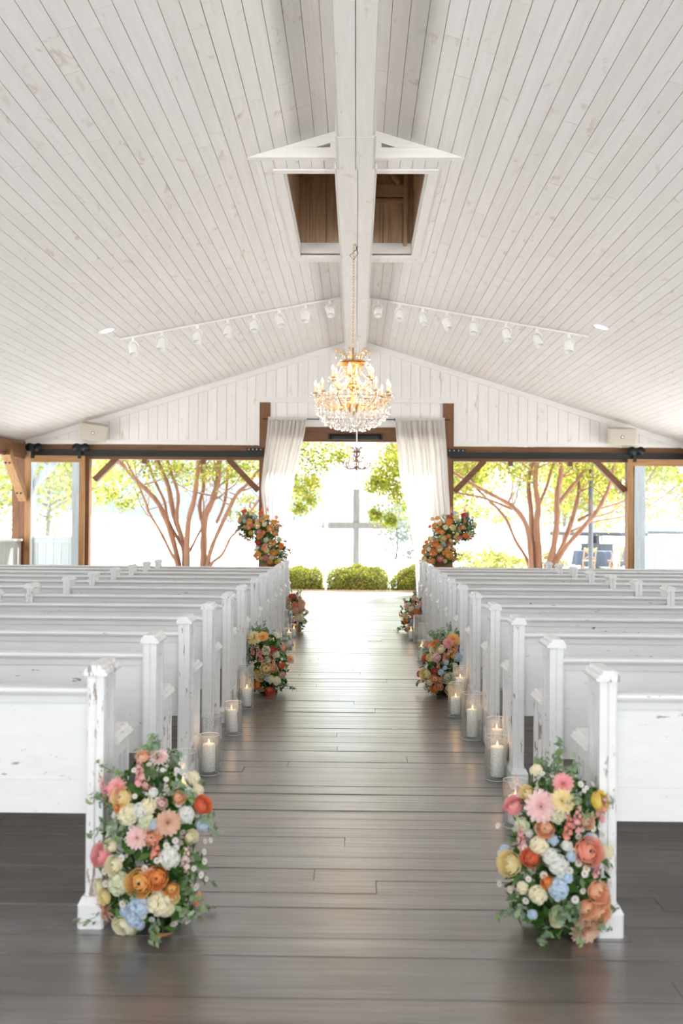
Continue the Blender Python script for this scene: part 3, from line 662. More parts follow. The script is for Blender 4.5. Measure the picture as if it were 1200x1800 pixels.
big = chandelier('chandelier', 'large gilt and crystal chandelier with lit candle bulbs hanging from the ridge beam', (-.055, 12.5, 2.65), 1.0, 12, 6, 5)
ch = MB(); z = 3.69; k = 0
while z < ZB-.01:
    a = (k % 2)*PI/2; ca, sa = math.cos(a), math.sin(a); w_, h_ = .011, .022
    pts = [(math.cos(t)*w_*ca, math.cos(t)*w_*sa, z-2.65+h_+math.sin(t)*h_) for t in np.linspace(0, 2*PI, 9)]
    ch.tube(pts, .0035, 4, False); z += .036; k += 1
stuff(ch.build('chain', M['brass'], big))
m = MB(); m.tube([(.02, -.02, 2.35), (.05, -.05, 2.22), (.0, -.07, 2.14), (-.05, -.03, 2.20), (.03, 0, 2.28), (.05, .0, 2.33)], .004, 5); m.build('cord', M['iron'], big)
ld = bpy.data.lights.new('chandelier_light', 'POINT'); ld.energy = 7; ld.color = (1, .68, .36); ld.shadow_soft_size = .3
lo = bpy.data.objects.new('glow', ld); COL.objects.link(lo); lo.parent = big; lo.location = (0, 0, .55)
sm = chandelier('small_chandelier', 'small pale crystal chandelier hanging in the far doorway behind the large one', (-.0, 19.2, 2.38), .56, 8, 5, 5, False)
m = MB(); m.tube([(0, 0, .57), (0, 0, ZB-2.38)], .012, 6); m.build('rod', M['white_metal'], sm)
# ------------------------------------------------------------------ pews
def build_pew(s):
    """aisle end at x=0, runs to +x*s; y=0 is the back (towards the camera); the seat faces +y"""
    LEN = 4.75; XM = 1.78
    P = link('pew', None)
    def X(a, b): return (min(s*a, s*b), max(s*a, s*b))
    def endpanel(x0, face=True):
        m = MB()
        def bx(a, b, y0, y1, z0, z1, c=0): u = X(x0+a, x0+b); m.box(u[0], u[1], y0, y1, z0, z1, c)
        bx(.020, .058, 0, .19, .08, .925, .008); bx(.022, .052, .19, .42, .08, .63)
        if face:
            # raised edge boards and reeds on the aisle face
            for y0, y1, z1 in ((.004, .040, .925), (.150, .186, .925), (.384, .418, .63)): bx(-.006, .021, y0, y1, .10, z1)
            for yc, z1 in ((.058, .88), (.132, .88), (.22, .59), (.366, .59)): bx(.008, .022, yc-.008, yc+.008, .25, z1)
            bx(-.006, .021, .040, .150, .865, .925); bx(.008, .022, .066, .124, .848, .862)
            bx(-.006, .021, .186, .384, .575, .63); bx(.008, .022, .228, .358, .558, .572)
            bx(-.006, .021, .04, .384, .10, .215); bx(.008, .022, .05, .374, .215, .235); bx(.0, .022, .186, .206, .215, .575)
        ep = m.build('end_panel', M['paint_worn'], P)
        # stepped caps
        for y0, y1, zt, nm_ in ((-.012, .20, .965, 'cap'), (.19, .432, .668, 'arm_cap')):
            m = MB(); h = zt-.04
            prof = [(-.020, h), (-.024, h+.010), (-.014, h+.013), (-.012, h+.024), (.000, h+.027), (.004, h+.04), (.048, h+.04), (.062, h+.024), (.066, h+.010), (.064, h)]
            pr = [(s*(x0+a), b) for a, b in prof]
            if s < 0: pr = pr[::-1]
            m.prism(pr, y0, y1, 'xz'); m.build(nm_, M['paint_worn'], ep)
        m = MB(); u = X(x0-.018, x0+.078); m.box(u[0], u[1], -.028, .445, 0, .085, .008)
        u2 = X(x0-.006, x0+.066); m.add([(u[0], -.028, .085), (u[1], -.028, .085), (u[1], .445, .085), (u[0], .445, .085), (u2[0], -.008, .112), (u2[1], -.008, .112), (u2[1], .43, .112), (u2[0], .43, .112)],
            [(0,1,5,4),(1,2,6,5),(2,3,7,6),(3,0,4,7),(4,5,6,7)]); m.build('plinth', M['paint'], ep)
    endpanel(0); endpanel(XM); endpanel(LEN)
    for x0, x1 in ((.058, XM+.012), (XM+.058, LEN+.012)):
        u = X(x0, x1)
        for z0, z1, yo in ((.40, .5245, 0), (.525, .6915, .0012), (.692, .845, .0002)):
            m = MB(); m.box(u[0], u[1], .055+yo, .08, z0, z1); m.build('back_board', M['paint'], P)
        m = MB()
        prof = [(.035, .842), (.030, .85), (.022, .853), (.018, .862), (.022, .872), (.035, .876), (.09, .876), (.10, .868), (.10, .842)]
        m.prism(prof[::-1], u[0], u[1], 'yz'); m.prism([(.045, .815), (.056, .815), (.056, .842), (.040, .842)], u[0], u[1], 'yz'); m.build('top_rail', M['paint'], P)
        m = MB(); m.box(u[0], u[1], .06, .45, .405, .43); m.box(u[0], u[1], .40, .42, .34, .405); m.build('seat', M['paint'], P)
    return P
ZR = [3.85, 4.82, 5.86, 6.81, 7.83, 8.80, 9.76, 10.72, 11.65, 12.55, 13.42, 14.15]
ZL = [3.87, 4.85, 5.76, 6.66, 7.62, 8.52, 9.58, 10.5, 11.4, 12.3, 13.15, 13.9]
ORD = ['nearest', 'second', 'third', 'fourth', 'fifth', 'sixth', 'seventh', 'eighth', 'ninth', 'tenth', 'eleventh', 'farthest']
for s, Zs, x0, side in ((-1, ZL, -.957, 'left'), (1, ZR, .922, 'right')):
    p0 = build_pew(s)
    for k, zz in enumerate(Zs):
        p = p0 if k == 0 else copy_tree(p0)
        p.location = (x0-s*.02+s*random.uniform(-.006, .006), zz-.19, 0); p.rotation_euler.z = random.uniform(-.003, .003)
        lab = 'chipped white wooden pew, %s row from the camera left of the aisle' if side == 'left' else 'chipped white wooden pew, %s row from the camera right of the aisle'
        tag(p, (lab % ORD[k]), 'pew', 'white pews in rows along the aisle')

# ------------------------------------------------------------------ candles in glass cylinders
def vase(label, x, Y, r, h, glass, group='glass hurricane vases along the aisle'):
    m = MB(); t = .004
    m.lathe([(0, 0), (r*.96, 0), (r, .006), (r, h-.004), (r-.001, h), (r-t+.001, h), (r-t, h-.004), (r-t, .022), (0, .020)], 28)
    o = m.build('hurricane_vase', M[glass], None, True, (x, Y, .001)); tag(o, label, 'vase', group)
    m = MB(); m.tube([(math.cos(a)*(r-t/2), math.sin(a)*(r-t/2), h) for a in np.linspace(0, 2*PI, 29)], .0019, 6, False); m.build('rim', M['rim'], o, True); m = MB(); m.tube([(math.cos(a)*(r-.003), math.sin(a)*(r-.003), .006) for a in np.linspace(0, 2*PI, 29)], .0025, 6, False); m.build('foot_ring', M['rim'], o, True)
    return o
def candle(label, x, Y, r, h, lit=True, lean=0):
    c = thing('pillar_candle', label, 'candle', (x, Y, .023), 'pillar candles in glass vases'); c.rotation_euler = (0, lean, random.uniform(0, 6))
    m = MB(); m.lathe([(0, 0), (r*.97, 0), (r, .004), (r, h-.006), (r*.94, h), (r*.7, h-.004), (r*.3, h-.009), (0, h-.01)], 22); m.build('wax_body', M['wax'], c, True)
    m = MB(); m.tube([(0, 0, h-.01), (.0005, 0, h+.004)], .0012, 5); m.build('wick', M['wick'], c)
    if lit:
        m = MB(); m.lathe([(0, h-.002), (.0045, h+.002), (.006, h+.009), (.004, h+.018), (.0015, h+.027), (0, h+.031)], 10); m.build('flame', M['flame'], c, True)
        l = bpy.data.lights.new('candle_light', 'POINT'); l.energy = .03; l.color = (1, .55, .2); l.shadow_soft_size = .012
        lo = bpy.data.objects.new('glow', l); COL.objects.link(lo); lo.parent = c; lo.location = (0, 0, h+.05)
VL = [  # px centre, Y, radius, height, glass, candle height, vase label, candle label
 (322, 5.05, .068, .33, 'glass_clear', .15, 'clear glass cylinder vase standing behind the nearest left flowers', 'white candle in the vase behind the nearest left flowers'),
 (368, 5.90, .062, .235, 'glass_seed', .16, 'short seeded glass vase beside the second left pew, in front of a taller one', 'lit white candle in the short seeded vase by the second left pew'),
 (371, 6.12, .062, .305, 'glass_seed', None, 'tall seeded glass vase directly behind the short one by the second left pew', None),
 (410, 7.0, .062, .23, 'glass_seed', .155, 'seeded glass vase by the third left pew, third vase with a visible base', 'white pillar candle leaning in the vase by the third left pew'),
 (433, 8.0, .062, .34, 'glass_chev', .14, 'tall chevron glass vase in front of the middle left flowers', 'lit candle in the tall chevron vase by the middle left flowers'),
 (424, 8.35, .058, .26, 'glass_clear', .19, 'clear glass vase half hidden behind the tall left chevron vase', 'lit candle glowing behind the tall left chevron vase'),
 (494, 10.6, .06, .27, 'glass_seed', None, 'seeded glass vase just behind the middle left flowers', None),
 (483, 11.3, .07, .29, 'glass_seed', .10, 'wide seeded vase second behind the middle left flowers', 'pale candle in the wide seeded vase behind the middle left flowers'),
 (508, 12.0, .052, .215, 'glass_clear', .15, 'small clear vase nearest the aisle behind the middle left flowers', 'ivory candle in the small aisle-side vase on the left'),
 (498, 12.6, .07, .27, 'glass_seed', None, 'seeded vase below the farthest left flowers', None),
 (505, 13.2, .07, .33, 'glass_chev', None, 'tall chevron vase touching the farthest left flowers', None),
 (517, 12.95, .045, .17, 'glass_clear', .09, 'tiny clear vase at the foot of the farthest left flowers', 'small candle at the foot of the farthest left flowers'),
]
VR = [
 (904, 4.95, .062, .23, 'glass_seed', .13, 'seeded glass vase standing behind the nearest right flowers', 'white candle in the vase behind the nearest right flowers'),
 (871, 5.85, .066, .255, 'glass_seed', .175, 'seeded glass vase beside the second right pew, in front of a taller one', 'lit white candle in the front vase by the second right pew'),
 (871, 6.14, .064, .305, 'glass_seed', .215, 'tall seeded glass vase directly behind the front one by the second right pew', 'lit candle in the tall vase by the second right pew'),
 (829, 6.94, .075, .32, 'glass_seed', .185, 'big seeded glass vase alone beside the third right pew', 'lit candle in the big vase beside the third right pew'),
 (801, 7.75, .062, .26, 'glass_chev', .13, 'chevron glass vase touching the middle right flowers', 'lit low candle in the chevron vase by the middle right flowers'),
 (809, 8.0, .066, .35, 'glass_chev', .24, 'tallest chevron glass vase behind the short chevron vase on the right', 'lit tall candle in the tallest chevron vase on the right'),
 (741, 10.85, .05, .22, 'glass_clear', .13, 'slim clear vase nearest the aisle behind the middle right flowers', 'lit orange-glowing candle in the slim aisle-side vase on the right'),
 (753, 11.3, .068, .28, 'glass_seed', None, 'wide seeded vase close behind the middle right flowers', None),
 (746, 11.9, .07, .30, 'glass_seed', None, 'seeded vase between the wide vase and the farthest right flowers', None),
 (736, 12.6, .07, .33, 'glass_chev', None, 'tall chevron vase in front of the farthest right flowers', None),
 (722, 12.75, .05, .165, 'glass_clear', .10, 'small clear vase at the foot of the farthest right flowers', 'small candle at the foot of the farthest right flowers'),
]
for lst in (VL, VR):
    for px, Y, r, h, g, chh, vl, cl_ in lst:
        x = (px-626+(1.5/Y*1750-60)*.0073)*Y/1750
        vase(vl, x, Y, r, h, g)
        if chh: candle(cl_, x+random.uniform(-.006, .006), Y, min(.038, r*.62), chh, True, .07 if 'leaning' in cl_ else 0)

# ------------------------------------------------------------------ flowers
def petal_geo(m, L, W, tilt, az, r0, z0, cup=.3, point=False, curl=0.):
    """one petal as a 3x4 grid, rooted at radius r0, raised by tilt (0 flat, pi/2 upright)"""
    vs = []; ca, sa = math.cos(az), math.sin(az)
    prof = [(0, .35), (.35, .85), (.75, 1.0), (1, .25 if point else .62)]
    for t, wf in prof:
        a = tilt+curl*t*t; rr = r0+L*t*math.cos(tilt+curl*t*.5); zz = z0+L*t*math.sin(tilt+curl*t*.5)
        for sx in (-1, 0, 1):
            off = W/2*wf*sx; lift = cup*W*.5*abs(sx)*wf
            px = rr-lift*math.sin(tilt)*.8; pz = zz+lift*math.cos(tilt)*.8
            vs.append((px*ca-off*sa, px*sa+off*ca, pz))
    m.add(vs, [(i*3+j, i*3+j+1, (i+1)*3+j+1, (i+1)*3+j) for i in range(3) for j in range(2)])
def rose(D, mat, seed=0):
    """nested cupped petals wrapped round one another"""
    rnd = random.Random(seed); m = MB(); R = D/2
    for tt, rho, n in ((14, .36, 3), (27, .50, 4), (40, .64, 5), (54, .79, 5), (70, .95, 6)):
        o = rnd.random()*6
        for k in range(n):
            az0 = 2*PI*k/n+o+rnd.uniform(-.1, .1); span = 2*PI/n*1.4; ttk = math.radians(tt+rnd.uniform(-4, 4)); vs = []
            for v in (0, .4, .75, 1):
                th = math.radians(112)*(1-v)+ttk*v
                for u in (-1, -.4, .4, 1):
                    rr = R*(rho*(1-.05*u)+(.10*v**3 if tt > 30 else .02*v)); th2 = th+(.12*u*u if v == 1 else 0); az = az0+span/2*u*(1-.35*v*v)
                    vs.append((rr*math.sin(th2)*math.cos(az), rr*math.sin(th2)*math.sin(az), R*.25+rr*.82*math.cos(th2)))
            m.add(vs, [(i*4+j, i*4+j+1, (i+1)*4+j+1, (i+1)*4+j) for i in range(3) for j in range(3)])
    return m.mesh('rose', mat, True)
def dahlia(D, mat, seed=0):
    rnd = random.Random(seed); m = MB(); R = D/2
    for n, L, W, tilt in ((6, .35, .16, 1.35), (9, .5, .2, 1.1), (12, .68, .24, .85), (14, .85, .28, .55), (15, .97, .3, .25), (14, 1.0, .3, -.05)):
        o = rnd.random()*6
        for k in range(n): petal_geo(m, L*R*rnd.uniform(.93, 1.05), W*R*1.15, tilt+rnd.uniform(-.07, .07), 2*PI*k/n+o, .05*R, R*.15, .6, True, -.15)
    return m.mesh('dahlia', mat, True)
def daisy(D):
    m = MB(); R = D/2
    for k in range(11): petal_geo(m, R*.78, R*.42, .12, 2*PI*k/11, .22*R, 0, .15)
    m.cur = 1; m.lathe([(.30*R, 0), (.27*R, .12*R), (.14*R, .2*R), (0, .22*R)], 10)
    return m.mesh('daisy', [M['p_white'], M['p_eye']], True)
def cluster(D, mat, seed=0, nme='stock'):
    """head of many small ruffled florets"""
    rnd = random.Random(seed); m = MB(); R = D/2
    m.lathe([(0, -R*.3), (R*.42, -R*.2), (R*.55, R*.1), (R*.4, R*.4), (0, R*.52)], 8)
    for k in range(34):
        f = (k+.5)/34; th = math.acos(1-f*1.25); az = k*2.4
        c = Vector((math.sin(th)*math.cos(az), math.sin(th)*math.sin(az), math.cos(th)*.85))*R*rnd.uniform(.58, .80)
        st = len(m.v)
        for j in range(5): petal_geo(m, R*.33, R*.30, .55, 2*PI*j/5, .02*R, 0, .4)
        q = c.normalized().to_track_quat('Z', 'Y').to_matrix().to_4x4(); m.xf(Matrix.Translation(c) @ q @ Matrix.Rotation(rnd.random()*6, 4, 'Z'), st)
    return m.mesh(nme, mat, True)
def spike(D, mat, seed=0):
    """snapdragon spike, florets up a green stem"""
    rnd = random.Random(seed); m = MB(); L = D*1.6; R = D/2
    for k in range(14):
        z = L*k/14-.2*L; rr = R*.55*(1-k/17); az = k*2.4; st = len(m.v)
        for j in range(4): petal_geo(m, R*.5*(1-k/18), R*.45, .5, 2*PI*j/4, .02*R, 0, .5)
        d = Vector((math.cos(az), math.sin(az), .35)); m.xf(Matrix.Translation((rr*math.cos(az)*.5, rr*math.sin(az)*.5, z)) @ d.to_track_quat('Z', 'Y').to_matrix().to_4x4(), st)
    m.cur = 1; m.tube([(0, 0, -.6*L), (0, 0, L*.9)], R*.05, 5); return m.mesh('snapdragon', [mat, M['stemg']], True)
for k_, a_, b_ in (('white', (.90, .90, .86), None), ('eye', (.85, .50, .04), None), ('pink', (.90, .36, .38), (.92, .52, .50)), ('blush', (.90, .62, .60), (.94, .76, .72)), ('peach', (.92, .50, .26), (.93, .64, .42)),
    ('tan', (.82, .52, .36), (.86, .62, .46)), ('orange', (.93, .34, .04), (.92, .45, .08)), ('redorange', (.84, .13, .03), (.88, .22, .04)), ('red', (.70, .03, .03), (.78, .06, .04)), ('cream', (.92, .86, .62), (.94, .90, .74)),
    ('yellow', (.92, .68, .06), (.92, .74, .18)), ('softyellow', (.92, .78, .36), (.93, .84, .52)), ('gold', (.93, .52, .10), (.93, .60, .18)), ('blue', (.56, .70, .84), (.76, .84, .92)), ('coral', (.90, .26, .18), (.92, .38, .28)), ('greenish', (.72, .76, .50), (.86, .86, .70)), ('salmon', (.92, .40, .26), (.94, .52, .38))):
    M['p_'+k_] = petal(k_+'_petal', a_, b_)
MC = {}
def bloom_mesh(kind, col, var):
    key = (kind, col, var)
    if key not in MC:
        D = 1.0
        if kind == 'rose': MC[key] = rose(D, M['p_'+col], var)
        elif kind == 'dahlia': MC[key] = dahlia(D, M['p_'+col], var)
        elif kind == 'daisy': MC[key] = daisy(D)
        elif kind == 'stock': MC[key] = cluster(D, M['p_'+col], var)
        elif kind == 'delphinium': MC[key] = cluster(D, M['p_'+col], var, 'delphinium')
        elif kind == 'snapdragon': MC[key] = spike(D, M['p_'+col], var)
    return MC[key]
def place_bloom(par, kind, col, p, nrm, D):
    """p, nrm in the arrangement's own frame"""
    q = Vector(nrm).to_track_quat('Z', 'Y')
    if kind == 'snapdragon': q = (Vector(nrm)*.4+Vector((0, 0, 1))).to_track_quat('Z', 'Y')
    o = link(kind, bloom_mesh(kind, col, random.randint(0, 1) if kind != 'daisy' else 0), par, p)
    o.rotation_mode = 'QUATERNION'; o.rotation_quaternion = q @ Quaternion((0, 0, 1), random.uniform(0, 6.28)); o.scale = (D, D, D)
    return o
def foliage(par, lobes, n, size, n_sprig=30, droop=0.2):
    """leaves filling the lobes (cx,cy,cz,a,b,c), a few trailing sprigs"""
    cs = []; tot = sum(l[3]*l[5] for l in lobes)
    for (cx, cy, cz, a, b, c) in lobes:
        k = int(n*a*c/tot); d = NR.normal(size=(k, 3)); d /= np.linalg.norm(d, axis=1)[:, None]; r = NR.rand(k, 1)**.33*.97
        p = d*r*np.array([a, b, c])+np.array([cx, cy, cz]); cs.append(p)
    p = np.concatenate(cs); p = p[p[:, 2] > -par.location.z+.01]
    stuff(link('foliage', leaves_mesh('foliage', p, size, M['leafdark'], .45), par))
    pts = []; st = MB()
    for i in range(n_sprig):
        cx, cy, cz, a, b, c = random.choice(lobes); th = random.uniform(-.2, 2.2); az = random.uniform(0, 2*PI)
        d = Vector((math.sin(th)*math.cos(az)*a, math.sin(th)*math.sin(az)*b, math.cos(th)*c))
        base = Vector((cx, cy, cz))+d*.8; L = random.uniform(.04, .10)*(.6+.8*(a+c)); dn = d.normalized()
        prev = base; path = [base]
        for j in range(1, 8):
            q = base+dn*L*j/7*1.6+Vector((0, 0, -droop*L*(j/7)**2)); q.z = max(q.z, -par.location.z+.012); path.append(q)
            for e in range(3): pts.append(q+Vector([random.uniform(-1, 1)*.014*(1.2) for _ in range(3)]))
        st.tube(path, .0014, 4)
    pp = np.array(pts); pp[:, 2] = np.maximum(pp[:, 2], -par.location.z+.012)
    stuff(link('sprigs', leaves_mesh('sprigs', pp, size*.55, M['leafsage'], .5), par)); stuff(st.build('stems', M['stemg'], par))
def in_lobe(lobes, x, z):
    """front surface of the lobes at (x, z): depth and outward normal"""
    best = None
    for (cx, cy, cz, a, b, c) in lobes:
        u, v = (x-cx)/a, (z-cz)/c; w2 = 1-u*u-v*v
        if w2 < .02: w2 = .02; 
        yy = cy-b*math.sqrt(w2)
        if u*u+v*v > 1.6: continue
        if best is None or yy < best[0]: best = (yy, Vector((u/a, -math.sqrt(w2)/b, v/c)).normalized())
    return best or (0, Vector((0, -1, .3)))
def basket(par, lobes):
    cx, cy, cz, a, b, c = lobes[0]
    m = MB(); m.lathe([(0, .0), (a*.3, 0), (a*.36, .05), (a*.3, .09), (0, .09)], 16, (cx, cy, -par.location.z*0)); m.build('container', M['gapdark'], par, True)
def arrangement(nme, label, loc, lobes, n_leaf, leaf, listed, rand, scale_px=None, origin=None, group=None, floor_=True, nspr=30):
    par = thing(nme, label, 'flower arrangement', loc, group)
    fl_ = lobes+([(0, 0, .09, lobes[0][3]*.92, lobes[0][4]*.95, .10)] if floor_ else []); foliage(par, fl_, n_leaf, leaf, nspr); 
    if floor_: basket(par, lobes)
    placed = []
    if listed:
        ox, oy, sc, mx, base_px, base_py = origin
        for kind, cols in listed:
            for cx_, cy_, *rest_ in cols:
                px, py = ox+cx_/sc, oy+cy_/sc; D = (rest_[0] if rest_ else 38)/sc*mx
                col = rest_[1] if len(rest_) > 1 else 'white'
                x = (px-base_px)*mx; z = (base_py-py)*mx
                yy, nn = in_lobe(lobes, x, z); zf = max(z, .03)
                nn = (nn+Vector((0, -.55, .25))).normalized()
                place_bloom(par, kind, col, (x, yy-.01, zf), nn, D*(1.26 if kind != 'daisy' else 1.05)); placed.append((x, z, D))
    for kind, col, n, D in rand:
        for i in range(n):
            for _ in range(30):
                l = random.choice(lobes); cx, cy, cz, a, b, c = l
                th = math.acos(random.uniform(-.75, 1)); az = random.uniform(0, 2*PI) if random.random() < .35 else random.uniform(PI, 2*PI)
                d = Vector((math.sin(th)*math.cos(az), math.sin(th)*math.sin(az), math.cos(th)))
                p = Vector((cx+d.x*a, cy+d.y*b, cz+d.z*c))*1.0
                if p.z < -loc[2]+.03: continue
                if all((p-o_).length > (D+d_)*.42 for o_, d_ in par_list(par)) : break
            if any((p-o_).length < (D+d_)*.30 for o_, d_ in par_list(par)): continue
            DD = D*random.uniform(.8, 1.2)
            if any(abs(p.x-q_[0])+abs(p.z-q_[1]) < (DD+q_[2])*.45 for q_ in placed) and p.y < cy: continue
            par_list(par).append((p, DD))
            nn = Vector((d.x/a, d.y/b, d.z/c)).normalized()
            place_bloom(par, kind, col, p+nn*random.uniform(-.01, .015), (nn+Vector((0, -.2, .2))).normalized(), DD)
    return par
PL = {}
def par_list(p): return PL.setdefault(p.name, [])

# nearest left
L1 = [('dahlia', [(612,140,100,'blush'),(380,305,110,'pink'),(700,490,130,'tan'),(525,575,115,'blush'),(295,1070,145,'tan')]),
 ('rose', [(420,345,105,'softyellow'),(415,395,75,'orange'),(880,435,100,'redorange'),(295,712,118,'pink'),(388,740,92,'cream'),(555,825,140,'gold'),(650,800,115,'orange'),(258,940,85,'cream'),(310,968,78,'softyellow'),(440,1140,135,'cream'),(610,575,85,'peach'),(735,880,75,'gold'),(760,350,70,'peach'),(745,935,60,'softyellow'),(665,370,60,'blush'),(355,640,70,'cream'),(830,600,70,'cream')]),
 ('snapdragon', [(525,240,95,'pink'),(272,360,75,'pink'),(640,650,80,'coral'),(810,740,80,'blush'),(335,360,55,'coral'),(600,420,70,'cream')]),
 ('stock', [(460,440,110,'cream'),(540,410,80,'white'),(720,690,110,'white'),(420,850,120,'greenish'),(660,960,130,'cream'),(700,1000,90,'cream'),(590,380,80,'cream'),(570,480,80,'greenish'),(800,460,90,'white'),(640,560,60,'peach')]),
 ('delphinium', [(545,975,115,'blue'),(500,1080,80,'blue'),(890,550,70,'blue'),(530,1120,60,'blue'),(610,500,60,'blue')]),
 ('daisy', [(408,445,48),(480,525,44),(360,800,46),(320,875,46),(435,980,46),(560,1050,46),(620,765,46),(760,385,42),(640,350,38),(725,1150,50),(800,1175,46),(905,775,42),(890,845,44),(430,695,44),(310,800,46),(850,490,44),(650,700,40),(470,1290,42),(530,1280,40),(745,175,34),(780,240,38),(580,745,42),(855,785,36),(900,495,38),(610,1080,40),(905,655,34),(940,650,34),(780,1080,36),(915,890,36),(730,200,34),(680,240,34),(500,330,34),(700,620,40),(755,640,40)])]
MX = 3.62/1750
arrangement('floral_arrangement', 'bushy pink, orange and cream floor flowers against the nearest left pew', ((262-626+5)*MX, 3.70, 0),
    [(0, 0, .24, .20, .17, .25), (.0, 0, .46, .17, .14, .17)], 900, .055, L1, [('daisy', 'white', 46, .025), ('stock', 'white', 12, .035), ('stock', 'cream', 8, .05), ('rose', 'peach', 5, .06), ('snapdragon', 'pink', 3, .04), ('delphinium', 'blue', 5, .04)],
    origin=(100, 1290, 3.53, MX, 262, 1632), group='floor flower arrangements along the aisle', nspr=46)
R1 = [('dahlia', [(475,260,100,'pink'),(345,385,150,'blush'),(600,1090,150,'tan'),(460,345,115,'softyellow')]),
 ('rose', [(215,430,100,'pink'),(690,375,98,'yellow'),(365,500,90,'peach'),(600,625,135,'salmon'),(285,670,90,'redorange'),(185,735,120,'softyellow'),(655,850,105,'peach'),(690,910,85,'peach'),(595,945,90,'peach'),(678,990,112,'peach'),(370,790,65,'orange'),(430,970,80,'greenish'),(430,1010,70,'cream'),(600,460,75,'tan'),(280,330,70,'softyellow')]),
 ('snapdragon', [(490,520,75,'coral'),(540,470,80,'pink'),(240,600,70,'pink'),(700,455,85,'pink'),(240,340,60,'blush'),(480,430,60,'blush')]),
 ('stock', [(330,600,90,'cream'),(430,690,95,'white'),(320,870,90,'cream'),(390,650,80,'white'),(640,570,60,'white'),(250,520,80,'greenish'),(430,430,70,'greenish'),(240,850,60,'cream')]),
 ('delphinium', [(430,820,100,'blue'),(300,1005,50,'blue'),(505,645,50,'blue'),(160,680,50,'blue'),(620,560,50,'blue'),(480,760,50,'blue')]),
 ('daisy', [(585,270,40),(520,620,44),(545,680,44),(590,715,46),(265,680,40),(350,755,46),(440,740,46),(490,720,46),(310,890,46),(525,885,46),(755,835,44),(380,810,42),(650,515,40),(700,520,38),(735,575,38),(260,925,40),(425,880,36),(130,880,40),(120,540,36),(255,625,38),(375,515,36),(580,740,44),(675,290,32),(550,205,34),(570,170,26),(760,765,34),(780,870,34),(240,830,36),(270,790,36),(455,700,40),(600,300,30),(620,290,30),(130,700,34)])]
arrangement('floral_arrangement', 'bushy peach, pink and white floor flowers against the nearest right pew', ((982-626+5)*MX, 3.70, 0),
    [(0, 0, .24, .20, .17, .25), (.0, 0, .44, .16, .14, .17)], 950, .055, R1, [('daisy', 'white', 46, .025), ('stock', 'white', 12, .035), ('stock', 'cream', 8, .05), ('rose', 'cream', 4, .06), ('snapdragon', 'pink', 3, .04), ('delphinium', 'blue', 5, .04)],
    origin=(840, 1290, 3.333, MX, 982, 1642), group='floor flower arrangements along the aisle', nspr=46)
# middle ones (photo crops: origin 380/690,960, scale 6)
MX2 = 8.75/1750
L2 = [('dahlia', [(415,975,130,'softyellow'),(505,955,95,'gold'),(775,1200,80,'peach')]),
 ('rose', [(610,1095,75,'red'),(548,1270,105,'softyellow'),(490,1350,90,'softyellow'),(445,1445,80,'orange'),(580,1510,85,'redorange'),(455,1310,50,'yellow'),(560,1545,60,'red'),(695,1245,60,'redorange'),(620,1270,70,'peach'),(700,1340,60,'tan')]),
 ('snapdragon', [(460,1130,75,'pink'),(490,1180,70,'coral'),(400,1110,60,'coral'),(620,1230,60,'peach'),(580,1190,50,'red'),(520,1110,60,'softyellow')]),
 ('stock', [(540,1090,80,'cream'),(650,1400,80,'cream'),(640,1130,70,'greenish'),(560,1180,60,'cream'),(590,1380,70,'cream')]),
 ('delphinium', [(310,1010,90,'blue'),(300,1140,80,'blue'),(320,1070,70,'blue'),(560,1370,60,'blue')]),
 ('daisy', [(375,1215,28),(435,1200,28),(360,1165,26),(700,1180,26),(690,1210,26)])]
arrangement('floral_arrangement', 'yellow, coral and deep red floor flowers halfway up the left pews', ((470-626+2)*MX2, 8.75, 0),
    [(0, 0, .22, .20, .18, .23), (-.03, 0, .40, .17, .15, .14)], 800, .055, L2, [('stock', 'cream', 8, .05), ('rose', 'peach', 6, .06), ('delphinium', 'blue', 4, .05), ('daisy', 'white', 12, .024)],
    origin=(380, 960, 6, MX2, 470, 1219), group='floor flower arrangements along the aisle', nspr=40)
R2 = [('dahlia', [(545,1000,100,'pink'),(595,965,110,'gold')]),
 ('rose', [(430,1025,85,'orange'),(360,1040,70,'peach'),(320,1165,65,'redorange'),(320,1325,100,'softyellow'),(410,1360,80,'peach'),(465,1370,65,'peach'),(455,1435,75,'peach'),(410,1470,75,'orange'),(570,1470,105,'softyellow'),(535,1345,105,'greenish'),(405,1280,60,'red'),(370,1155,75,'softyellow'),(265,1340,55,'pink')]),
 ('snapdragon', [(600,1100,75,'orange'),(560,1080,70,'peach'),(500,1170,60,'coral'),(630,1070,50,'pink'),(440,1230,50,'coral')]),
 ('stock', [(470,1060,80,'cream'),(420,1140,90,'blush'),(400,1080,80,'cream'),(660,980,80,'softyellow'),(360,1400,70,'cream')]),
 ('delphinium', [(650,1140,90,'blue'),(700,1070,70,'blue'),(520,1190,50,'blue'),(470,1290,60,'blue'),(710,1270,90,'blue'),(510,1245,40,'blue')]),
 ('daisy', [(600,1300,30),(625,1290,30),(590,1320,28),(330,1230,28),(320,1250,28),(560,1560,26)])]
arrangement('floral_arrangement', 'pink dahlia and pale blue floor flowers halfway up the right pews', ((778-626+2)*MX2, 8.75, 0),
    [(0, 0, .22, .20, .18, .23), (.04, 0, .40, .16, .15, .14)], 800, .055, R2, [('stock', 'cream', 8, .05), ('rose', 'peach', 6, .06), ('delphinium', 'blue', 4, .05), ('daisy', 'white', 12, .024)],
    origin=(690, 960, 6, MX2, 775, 1219), group='floor flower arrangements along the aisle', nspr=40)
MX3 = 13.7/1750
